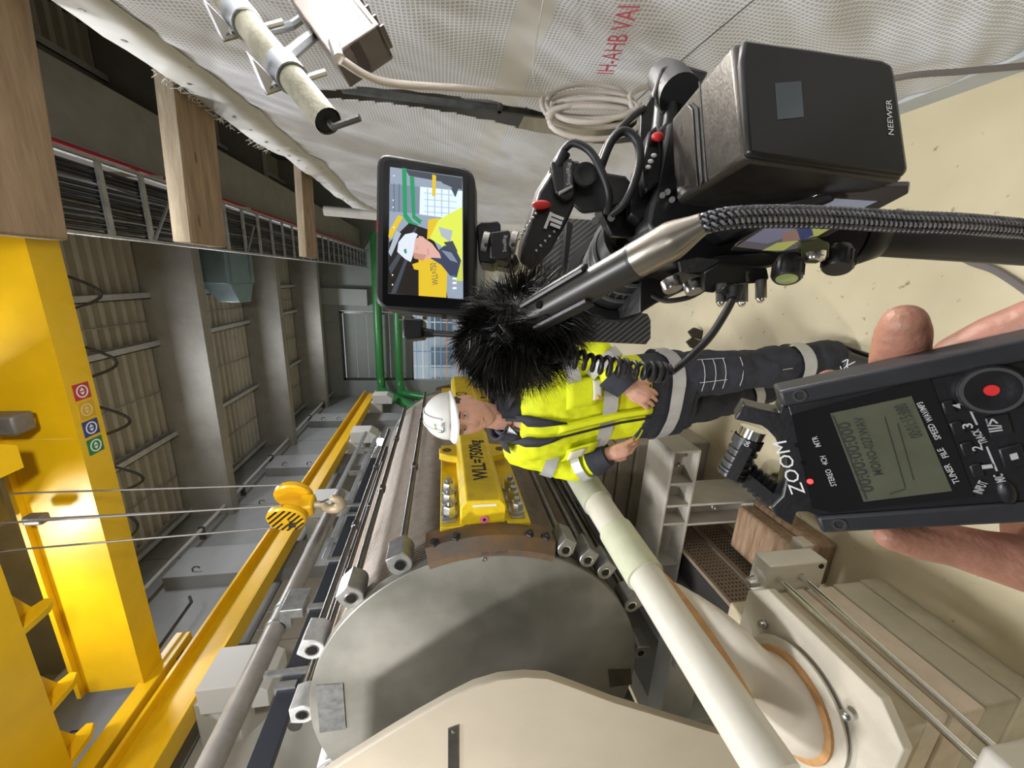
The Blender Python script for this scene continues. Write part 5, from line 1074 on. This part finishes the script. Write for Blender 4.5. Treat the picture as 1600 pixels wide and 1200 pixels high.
lay = [0.0013]
def pic(k, *pts):
    lay[0] += .00004; MB().fprism(mf, [mf.pix(x, y) for x, y in pts], lay[0], lay[0]+.00002).build('picture_patch', sc_[k], glo)
pic('wall', (610, 262), (723, 278), (724, 468), (607, 459))
pic('wall2', (609, 288), (657, 293), (656, 335), (609, 331))
for x in (616, 624): pic('dk', (x, 288), (x+.8, 288), (x+.8, 332), (x, 332))
pic('dk', (634, 266), (723, 279), (722, 298), (690, 285), (640, 276))
pic('sky', (657, 293), (723, 300), (722, 345), (656, 336))
for y in (302, 312, 322, 331): pic('blue', (663, y), (714, y+4), (714, y+5.5), (663, y+1.5))
for x in (668, 679, 690, 701): pic('grey', (x, 296), (x+1.4, 296), (x+1.4, 340), (x, 338))
pic('yel', (676, 274), (682, 276), (681, 308), (676, 308))
pic('dk', (684, 276), (712, 284), (706, 294), (692, 288)); pic('dk', (707, 282), (720, 288), (712, 310), (706, 298))
pic('green', (629, 264), (636, 265), (637, 336), (646, 348), (654, 352), (650, 358), (640, 352), (631, 340))
pic('green', (641, 277), (648, 278), (650, 338), (660, 346), (657, 352), (645, 342))
pic('yel', (623, 338), (631, 340), (612, 374), (608, 372), (609, 362))
pic('brown', (607, 459), (609, 380), (640, 350), (670, 360), (690, 400), (700, 467))
pic('dk', (608, 420), (650, 356), (653, 358), (612, 430)); pic('dk', (612, 459), (638, 395), (642, 397), (620, 459))
pic('grey', (608, 395), (620, 362), (628, 366), (612, 402))
pic('yel', (670, 345), (686, 342), (690, 372), (668, 375)); pic('yel', (655, 402), (700, 405), (698, 466), (655, 463)); pic('yel', (645, 414), (658, 410), (660, 424), (648, 422))
pic('hv', (672, 374), (686, 345), (704, 335), (723, 325), (723, 440), (712, 438), (690, 385))
pic('grey', (686, 356), (708, 362), (704, 380), (690, 370))
pic('hv2', (714, 412), (723, 408), (724, 440), (713, 440))
pic('navy', (672, 404), (695, 385), (712, 390), (721, 408), (714, 436), (704, 432), (690, 415))
pic('slate', (690, 392), (706, 396), (716, 412), (704, 408))
pic('dk', (694, 380), (708, 378), (716, 395), (702, 392))
pic('skin', (645, 376), (660, 371), (676, 382), (688, 398), (690, 405), (676, 404), (664, 408), (648, 404))
pic('skin2', (646, 396), (668, 400), (662, 409), (648, 405)); pic('skin', (655, 370), (663, 372), (664, 380), (656, 379))
pic('skin2', (652, 386), (653.5, 386), (653.5, 392), (652, 392)); pic('skin2', (669, 390), (670.5, 390), (671, 400), (669.5, 400))
pic('hat', (622, 395), (624, 380), (634, 368), (648, 365), (654, 368), (650, 376), (646, 402), (643, 411), (634, 406))
pic('green', (632, 392), (636, 390), (637, 397), (634, 398))
for (x, y) in ((616, 276), (615, 314), (615, 325), (616, 356), (614, 445), (614, 430)): pic('white', (x, y), (x+1.8, y), (x+1.8, y+2.2), (x, y+2.2))
a0, b0 = mf.pix(686, 446); a1, b1 = mf.pix(682, 412)
lay[0] += .0001; MB().text('WLL=750', mf, a0, b0, .006, c=lay[0], w=math.hypot(a1-a0, b1-b0), rot=math.atan2(b1-b0, a1-a0)).build('picture_lettering', sc_['dk'], glo)
for y in (435, 442, 450): pic('white', (708, y), (714, y), (714, y+3), (708, y+3))
pic('green', (707, 432), (712, 432), (712, 434), (707, 434))
a0, b0 = mf.pix(587, 362); MB().text('AVIO', mf, a0-.001, b0-.003, .0028, c=.0006, w=.011).build('brand_lettering', mat('brand_red', (.5, .02, .02), .5), mo)
# monitor ports along the lower left edge, plug and cable
for x in (622, 640, 660, 690): slab(MB(), [(x, 494), (x+7, 494.5), (x+7, 499), (x, 499)], MD+.006, .006).build('port', STEEL, mo)
pg = thing('plug_cable', 'black angled plug and cable running from the monitor to the microphone', 'cable', P(840, 512, .34))
slab(MB(), [(629, 496), (660, 498), (660, 528), (634, 531), (628, 527)], MD-.004, .02).build('plug', BLK, pg, bev=.002)
MB().cyl(P(660, 520, MD+.004), P(678, 521, MD+.002), .0052, .0038, 12).build('strain_relief', RUB, pg)
MB().tube(bez([P(676, 521, MD+.002), P(730, 523, MD-.01), P(790, 518, MD-.03), P(835, 510, .325)], 8), .0031, 10).build('cord', RUB, pg)
# tilt mount
slab(MB(), [(744, 352), (752, 346), (778, 344), (782, 350), (782, 404), (770, 412), (748, 408)], .375, .03).build('mount_base', BLK, mo, bev=.002)
for x0, x1 in ((755, 764), (797, 806)):
    c0, c1 = P(x0, 382, .385), P(x1, 384, .385); mbk = MB().cyl(c0, c1, .014, seg=30).build('knurled_ring', mat('ring_silver', (.45, .44, .42), .35, .8), mo)
    MB().cyl(P((x0+x1)/2, 383, .3705), P((x0+x1)/2, 383, .3722), .002, seg=10).build('ring_hole', DARK, mbk)
slab(MB(), [(765, 362), (795, 358), (798, 364), (798, 402), (792, 408), (765, 404)], .372, .026).build('tilt_barrel', BLK, mo, bev=.002)
tf3 = Fr(P(791, 394, .3715), RT, UP, -FW); MB().text('SmallRig', tf3, 0, 0, .0036, c=.0005, w=.016).build('brand_lettering', MATS['print_grey'], mo)
slab(MB(), [(748, 405), (760, 412), (800, 420), (812, 410), (806, 395), (798, 402), (765, 404)], .39, .02).build('mount_foot', BLKM, mo, bev=.002)
# ------------------------------------------------------------------ microphone with fur windscreen
mic = thing('shotgun_microphone', 'black and brushed metal microphone with a shaggy black fur windscreen', 'microphone', P(900, 470, .27))
m0, m1 = P(1103, 347, .195), P(838, 492, .285); md = (m1-m0).normalized(); mm_r = .0105
MB().lathe([(.0035, 0), (.0055, .001), (.0065, .005), (.0095, .014), (.0105, .018), (.0105, .040)], m0, md, 32).build('connector', mat('brushed_bronze', (.34, .31, .26), .32, .9, .08, 30), mic)
MB().lathe([(.0107, .040), (.0108, .0415), (.0104, .042), (.0104, (m1-m0).length+.02)], m0, md, 32, cap=True).build('mic_tube', mat('mic_black', (.045, .042, .038), .38, .3, .1, 30), mic)
u_, v_ = perp(md); tow = (CAM-m1).normalized(); tow = (tow-md*tow.dot(md)).normalized()
for a_ in (-.5, .5): MB().cyl(m1-md*.014+(tow*math.cos(a_)+md.cross(tow)*math.sin(a_))*.0098, m1-md*.014+(tow*math.cos(a_)+md.cross(tow)*math.sin(a_))*.0112, .003, seg=12).build('slider_switch', BLKG, mic)
for off, l0, l1 in ((-.9, .075, .125), (1.35, .07, .13)):
    s_ = tow*math.cos(off)+md.cross(tow)*math.sin(off); MB().loft([[m0+md*h+s_*(.0104+k*.0035)+md.cross(s_)*w_ for k, w_ in ((0, -.005), (0, .005), (1, .0035), (1, -.0035))] for h in (l0, l0+.008, l1-.008, l1)], True, False).build('holder_clip', BLK, mic, bev=.001)
mtf = Fr(m0+md*.055+tow*.0106, -md, md.cross(tow), tow)
if mtf.u.dot(UP) < 0: mtf.u = -mtf.u
FC = P(806, 522, .335); FA = md.cross(RT).normalized()
ff_ = Fr(FC, md, FA)
MB().ell(FC, (.055, .034, .034), ff_, 24, 14).build('windscreen_core', RUB, mic)
fu = MB(); random.seed(11); vs = []; fs = []
for i in range(9000):
    th = math.acos(1-2*random.random()); p_ = 2*PI*random.random()
    n_ = V((math.sin(th)*math.cos(p_), math.sin(th)*math.sin(p_), math.cos(th)))
    b0 = FC+ff_.r*(n_.x*.055)+ff_.u*(n_.y*.034)+ff_.n*(n_.z*.034); nv = (ff_.r*n_.x*.8+ff_.u*n_.y+ff_.n*n_.z).normalized()
    cl0 = noise.noise(b0*60)*.9; dr = (nv*.55+md*.35-UP*.30-RT*.22+V((noise.noise(b0*45), noise.noise(b0*45+V((7, 0, 0))), noise.noise(b0*45+V((0, 7, 0)))))*.9).normalized()
    ln_h = random.uniform(.016, .034); w_ = md.cross(nv) if abs(md.dot(nv)) < .95 else u_
    w_ = (w_.normalized()+V((random.uniform(-.6, .6), random.uniform(-.6, .6), random.uniform(-.6, .6)))).normalized()*.00034
    p1 = b0+(nv*.6+dr*.4)*ln_h*.5; p2 = p1+(dr-UP*.12)*ln_h*.5; k = len(vs)
    vs += [b0-w_*1.4, b0+w_*1.4, p1-w_, p1+w_, p2]; fs += [(k, k+1, k+3, k+2), (k+2, k+3, k+4)]
fu.add(vs, fs, True).build('fur', mat('fur_black', (.014, .013, .012), .35, 0, 0), mic, kind='stuff')
# braided cable
bc = thing('braided_cable', 'grey and black braided cable from the microphone running off the picture', 'cable', P(1400, 345, .2))
path = bez([m0+md*.003, P(1130, 342, .193), P(1200, 338, .195), P(1300, 340, .2), P(1400, 346, .205), P(1500, 350, .21), P(1620, 360, .22), P(1720, 368, .23)], 14)
MB().tube(path, .0042, 12).build('core', RUB, bc)
def helix(path, rad, turns_per_m, ph, sgn):
    t0 = (path[1]-path[0]).normalized(); a, b_ = perp(t0); out = []; L_ = 0; pt = t0
    dense = []
    for i in range(len(path)-1):
        for k in range(5): dense.append(path[i].lerp(path[i+1], k/5))
    for i in range(len(dense)-1):
        t = (dense[i+1]-dense[i]).normalized(); ax_ = pt.cross(t)
        if ax_.length > 1e-7: a = Matrix.Rotation(pt.angle(t), 3, ax_) @ a
        pt = t; b_ = t.cross(a); q = ph+sgn*L_*turns_per_m*2*PI; wv_ = 1+.07*math.sin(8*q)*sgn
        out.append(dense[i]+(a*math.cos(q)+b_*math.sin(q))*rad*wv_); L_ += (dense[i+1]-dense[i]).length
    return out
b1m, b2m = mat('braid_grey', (.22, .22, .24), .35, .2), mat('braid_black', (.02, .02, .022), .4)
for sgn in (1, -1):
    for k in range(9): MB().tube(helix(path, .0046, 38, 2*PI*k/9, sgn), .00085, 5).build('braid_strand', b1m if sgn > 0 else b2m, bc)
# coiled cable from windscreen to clamp
cc = thing('coiled_cable', 'black coiled cable hanging from the fur microphone to the camera clamp', 'cable', P(1000, 580, .31))
c0, c1, c2 = P(812, 532, .30), P(930, 568, .305), P(1042, 583, .31); ctr = bez([c0, c1, c2], 60); pts = []
t0 = (c2-c0).normalized(); a, b_ = perp(t0); tot = 19
for i, p in enumerate(ctr):
    for k in range(3):
        u = (i+k/3)/len(ctr); q = 2*PI*tot*u; r_ = .0066*(1+.12*math.sin(u*23)); pts.append(p+(ctr[min(i+1, len(ctr)-1)]-p)*(k/3)+a*(r_*math.cos(q))+b_*(r_*math.sin(q)))
MB().tube(pts, .0019, 9).build('coil', RUB, cc)
tail = bez([pts[-1], P(1052, 580, .308), P(1080, 556, .305), P(1110, 525, .305), P(1134, 488, .308), P(1146, 465, .312)], 8)
MB().tube(tail, [.0019+.0012*min(1, k/16) for k in range(len(tail))], 10).build('tail', RUB, cc)
MB().cyl(P(1146, 468, .312), P(1148, 452, .314), .0052, .0068, 12).build('boot', RUB, cc)
slab(MB(), [(1128, 452), (1135, 444), (1162, 444), (1160, 456), (1150, 462), (1140, 462)], .312, .012).build('plug', BLK, cc, bev=.001)
th_ = MB().tube(bez([P(1020, 462, .45), P(1040, 470, .43), P(1075, 465, .41), P(1100, 452, .40)], 8), .0028, 8).build('thin_loop_cable', RUB, label='thin black cable sagging under the lens support rods', cat='cable')
# ------------------------------------------------------------------ hand-held recorder (very close, bottom centre)
RTR, RTL, RBR = P(1225, 617, .2), P(1288, 822, .2), P(1600, 525, .158)
rr_ax = (RTR-RTL).normalized(); rd_ax = (RBR-RTR); rd_ax = (rd_ax-rr_ax*rd_ax.dot(rr_ax)).normalized()
RN = rr_ax.cross(-rd_ax)
if RN.dot(FW) > 0: RN = -RN
rf = Fr(RTL, rr_ax, -rd_ax, RN); rf.u = -rd_ax
RW = (RTR-RTL).length; RLn = .125
rec = thing('audio_recorder', 'black handheld audio recorder with a lit display held toward the viewer', 'audio recorder', RTL)
RBK = mat('recorder_black', (.010, .010, .012), .38, 0, .2, 80, .04, 500); RSD = mat('recorder_side', (.02, .021, .025), .5, 0, .2, 60)
def rp_(*pts): return [rf.pix(x, y) for x, y in pts]
MB().fprism(rf, [(.004, 0), (RW-.004, 0), (RW, -.006), (RW, -RLn), (0, -RLn), (0, -.006)], -.03, -.001).build('body', RSD, rec, bev=.002)
for a0, a1 in ((-.003, .006), (RW-.006, RW+.003)):
    s_ = MB().fprism(rf, [(a0, .002), (a1, .002), (a1, -RLn), (a0, -RLn)], -.024, .002).build('side_rail', RSD, rec, bev=.0015)
    MB().lathe([(.0032, .0), (.0032, .0006), (.002, .0006), (.0015, -.001)], rf.p((a0+a1)/2, -.006, .002), RN, 16).build('screw', DSTEEL, s_)
MB().fprism(rf, [(.006, 0), (RW-.006, 0), (RW-.006, -RLn), (.006, -RLn)], -.002, .0005).build('face_plate', RBK, rec, bev=.0006)
# head: horseshoe arms round the crossed microphones
head = [(1288, 812), (1262, 800), (1245, 800), (1238, 822), (1212, 806), (1204, 792), (1222, 774), (1228, 745), (1225, 715), (1212, 685), (1200, 672), (1190, 665), (1147, 655), (1161, 632), (1190, 640), (1218, 645), (1222, 632), (1248, 640)]
MB().fprism(rf, rp_(*head), -.022, .0004).build('head_frame', RBK, rec, bev=.001)
MB().fprism(rf, [(.004, .002), (RW-.004, .002), (RW-.004, -.012), (.004, -.012)], -.028, .0).build('neck', RBK, rec, bev=.001)
fz0, fz1 = rf.pix(1258, 770), rf.pix(1228, 688)
MB().text('ZOOM', rf, fz0[0], fz0[1], .0065, c=.0009, w=math.hypot(fz1[0]-fz0[0], fz1[1]-fz0[1]), rot=math.atan2(fz1[1]-fz0[1], fz1[0]-fz0[0])).build('brand_lettering', WHT, rec)
a, b_ = rf.pix(1265, 751); MB().ell(rf.p(a, b_, .001), (.0014, .0014, .0014)).build('status_led', mat('led_red', (1, .02, .02), .3, emit=6), rec)
for x, y in ((1255, 722), (1245, 695)): a, b_ = rf.pix(x, y); MB().cyl(rf.p(a, b_, .0), rf.p(a, b_, .0012), .0013, seg=12).build('indicator', BLKG, rec)
MB().fprism(rf, rp_((1268, 792), (1236, 648), (1450, 590), (1520, 775), (1300, 800)), .0005, .0012).build('display_bezel', BLKG, rec)
LCD = mat('lcd_green', (.09, .094, .06), .4, 0, .15, 40); lc = MB().fprism(rf, rp_((1348, 782), (1296, 645), (1422, 618), (1485, 765)), .0013, .0016).build('lcd', LCD, rec)
INK = mat('lcd_ink', (.03, .032, .025), .6)
WR = mat('recorder_print', (.42, .42, .42), .6)
def rtext(s, x0, y0, x1, y1, h, m, par, c=.0018, sh=0):
    p0, p1 = rf.pix(x0, y0), rf.pix(x1, y1); MB().text(s, rf, p0[0], p0[1], h, c=c, w=math.hypot(p1[0]-p0[0], p1[1]-p0[1]), rot=math.atan2(p1[1]-p0[1], p1[0]-p0[0]), shear=sh, bold=.02).build('lettering', m, par)
rtext('00:00:00:000', 1364, 766, 1325, 657, .005, INK, lc)
rtext('MONO-027.WAV', 1378, 740, 1346, 650, .0036, INK, lc)
rtext('STEREO', 1306, 757, 1296, 731, .0024, WR, rec); rtext('4CH', 1293, 724, 1288, 710, .0024, WR, rec); rtext('MTR', 1282, 696, 1275, 680, .0024, WR, rec)
rtext('TUNER', 1497, 752, 1480, 722, .0022, WR, rec); rtext('FILE', 1480, 712, 1470, 698, .0022, WR, rec); rtext('SPEED', 1468, 684, 1455, 660, .0022, WR, rec); rtext('WAV/MP3', 1455, 656, 1438, 626, .0022, WR, rec)
for (p, q, w_) in (((1352, 778), (1300, 648), .0006), ((1388, 770), (1412, 762), .0005), ((1412, 760), (1380, 650), .0004), ((1425, 748), (1400, 660), .0004)):
    a, b_ = V(rf.pix(*p)), V(rf.pix(*q)); n_ = V((-(b_-a).y, (b_-a).x)).normalized()*w_/2; MB().fprism(rf, [tuple(a-n_), tuple(a+n_), tuple(b_+n_), tuple(b_-n_)], .0017, .0018).build('display_line', INK, lc)
rtext('00:01:15:880', 1440, 680, 1412, 628, .0045, INK, lc)
# buttons
def rbtn(pts, nm='button', h=.0018): return MB().fprism(rf, rp_(*pts), .0004, h).build(nm, RBK, rec, bev=.0006)
for pts in (((1468, 628), (1486, 623), (1492, 643), (1474, 648)), ((1480, 660), (1498, 655), (1506, 675), (1488, 680)), ((1496, 692), (1514, 687), (1521, 708), (1503, 713)), ((1511, 726), (1528, 721), (1536, 742), (1518, 746))): rbtn(pts)
rtext('1', 1550, 737, 1548, 731, .0032, WR, rec); rtext('2', 1532, 702, 1530, 694, .0032, WR, rec); rtext('3', 1517, 668, 1515, 660, .0032, WR, rec); rtext('4', 1502, 636, 1500, 628, .0032, WR, rec)
rtext('TRACK', 1540, 690, 1525, 668, .0026, WR, rec); rtext('INPUT', 1530, 770, 1540, 752, .003, WR, rec); rtext('MIC', 1568, 750, 1562, 738, .003, WR, rec); rtext('REC', 1600, 612, 1594, 598, .003, WR, rec)
for p, q in (((1508, 627), (1525, 663)), ((1540, 697), (1556, 735))):
    a, b_ = V(rf.pix(*p)), V(rf.pix(*q)); n_ = V((-(b_-a).y, (b_-a).x)).normalized()*.0003; MB().fprism(rf, [tuple(a-n_), tuple(a+n_), tuple(b_+n_), tuple(b_-n_)], .0006, .0009).build('track_line', WR, rec)
k1 = rbtn(((1535, 652), (1570, 643), (1580, 675), (1545, 684)), 'play_button'); rtext('II/>', 1562, 672, 1556, 652, .004, WR, k1, .0021)
k2 = rbtn(((1556, 700), (1592, 691), (1602, 722), (1566, 731)), 'stop_button'); MB().fprism(rf, rp_((1573, 708), (1584, 705), (1587, 714), (1576, 717)), 0.0018, .0021).build('stop_mark', WR, k2)
a, b_ = rf.pix(1542, 608); k3 = MB().lathe([(.00001, .003), (.006, .0032), (.0085, .004), (.0105, .0035), (.011, 0)], rf.p(a, b_, 0), RN, 36).build('record_button', RBK, rec)
MB().lathe([(.0085, .0042), (.0098, .0042), (.0098, .0038), (.0085, .0038)], rf.p(a, b_, 0), RN, 36).build('button_ring', mat('ring_grey', (.06, .06, .062), .3), k3)
MB().lathe([(.00001, .0036), (.0023, .0036), (.0023, .003)], rf.p(a, b_, 0), RN, 20).build('record_mark', REDM, k3)
MB().ell(rf.p(*rf.pix(1572, 768), .0005), (.006, .003, .002), Fr(V(), rf.r, rf.u, rf.n)).build('input_button', RBK, rec)
# crossed microphone capsules
def capsule(x0, y0, x1, y1, c0, c1):
    p0 = rf.pix(x0, y0, c0); p1 = rf.pix(x1, y1, c1); A0, A1 = rf.p(p0[0], p0[1], c0), rf.p(p1[0], p1[1], c1); d = A1-A0; ln_c = d.length; d.normalize(); r = .0078
    cp = MB().lathe([(.0068, 0), (.0068, ln_c*.2)], A0, d, 24, cap=True).build('mic_base', CHROME, rec)
    o = MB().lathe([(r, ln_c*.18), (r, ln_c*.34), (r*.86, ln_c*.35), (r*.86, ln_c*.95), (.001, ln_c*.95)], A0, d, 24).build('mic_capsule', BLK, rec)
    for k in range(4): MB().lathe([(r*.86, ln_c*(.44+.14*k)), (r, ln_c*(.44+.14*k)), (r, ln_c*(.49+.14*k)), (r*.86, ln_c*(.49+.14*k))], A0, d, 24).build('capsule_rib', BLK, o)
    t_ = (RN-d*RN.dot(d)).normalized(); s_ = d.cross(t_)
    MB().loft([[A0+d*h+t_*(r*c_)+s_*(w_) for c_, w_ in ((.8, -.003), (1.03, -.0028), (1.03, .0028), (.8, .003))] for h in (ln_c*.3, ln_c)], True, False).build('capsule_bar', BLK, o)
    MB().lathe([(r, ln_c*.93), (r, ln_c*1.0), (r*.7, ln_c*1.03), (.001, ln_c*1.03)], A0, d, 24).build('capsule_tip', BLKM, o)
    return o, A0, d, t_, r, ln_c
o1, A0, d, t_, r, ln_c = capsule(1177, 670, 1142, 742, -.012, -.012)
f_ = Fr(A0+d*ln_c*.27+t_*(r*1.04), -d.cross(t_), d, t_); f_.r = -f_.r if f_.r.dot(RT) < 0 else f_.r
MB().text('90', Fr(A0+d*ln_c*.25+t_*(r*1.03), d, -d.cross(t_) if (-d.cross(t_)).dot(UP) > 0 else d.cross(t_), t_), -.002, -.002, .0026, c=.0002).build('angle_mark', WHT, o1)
o2, A0, d, t_, r, ln_c = capsule(1222, 786, 1160, 735, -.020, -.020)
MB().text('90', Fr(A0+d*ln_c*.25+t_*(r*1.03), d, -d.cross(t_) if (-d.cross(t_)).dot(UP) > 0 else d.cross(t_), t_), -.002, -.002, .0026, c=.0002).build('angle_mark', WHT, o2)
# ------------------------------------------------------------------ the hand that holds it (left hand, palm behind the recorder)
hp = thing('person', "photographer's bare left hand gripping the audio recorder from behind", 'person', P(1640, 720, .2))
HS = mat('hand_skin', (.38, .17, .12), .5, 0, .15, 60, .12, 260, col2=(.29, .14, .085))
hn = MB()
hn.caps([P(1700, 760, .195), P(1600, 720, .225), P(1500, 680, .235), P(1420, 660, .24)], [.03, .030, .028, .024], 18)
hn.caps([P(1720, 640, .20), P(1600, 640, .225), P(1480, 630, .238)], [.022, .022, .02], 18)
hn.caps([P(1310, 640, .245), P(1300, 612, .238), P(1297, 596, .228)], [.0095, .009, .0075], 14)                              # index finger, mostly hidden
hn.caps([P(1430, 670, .235), P(1402, 612, .222), P(1404, 560, .206), P(1410, 520, .196), P(1412, 505, .192)], [.0115, .0125, .0122, .0112, .0095], 16)   # middle finger
hn.caps([P(1480, 640, .225), P(1462, 590, .212), P(1500, 556, .200), P(1560, 528, .188), P(1620, 505, .178), P(1680, 500, .172)], [.0105, .0105, .0112, .0118, .012, .0105], 16)   # ring finger curling along the side
hn.caps([P(1640, 610, .19), P(1690, 560, .178), P(1740, 520, .17)], [.0105, .0105, .009], 14)                                 # little finger
hn.caps([P(1391, 838, .205), P(1425, 843, .204), P(1480, 850, .20), P(1540, 866, .195), P(1620, 885, .187), P(1720, 900, .18)], [.0072, .0095, .0108, .012, .0145, .017], 18)  # thumb along the left side
hn.caps([P(1720, 890, .185), P(1720, 800, .20), P(1720, 680, .205)], [.03, .034, .03], 18)
hn.caps([P(1720, 780, .2), P(1900, 780, .2)], [.034, .032], 18)
MB().build('hand', HS, hp, me=remesh(hn, .0016, 5))
NAIL = mat('nail', (.5, .27, .22), .3)
def nail(c, u, v, n_, a, b_): MB().ell(c, (a, b_, .0018), Fr(V(), u, v, n_), 18, 8).build('fingernail', NAIL, hp)
nail(P(1404, 852, .204), UP*-1, RT*.35+FW*-1, RT*-1-FW*.35, .0085, .005)
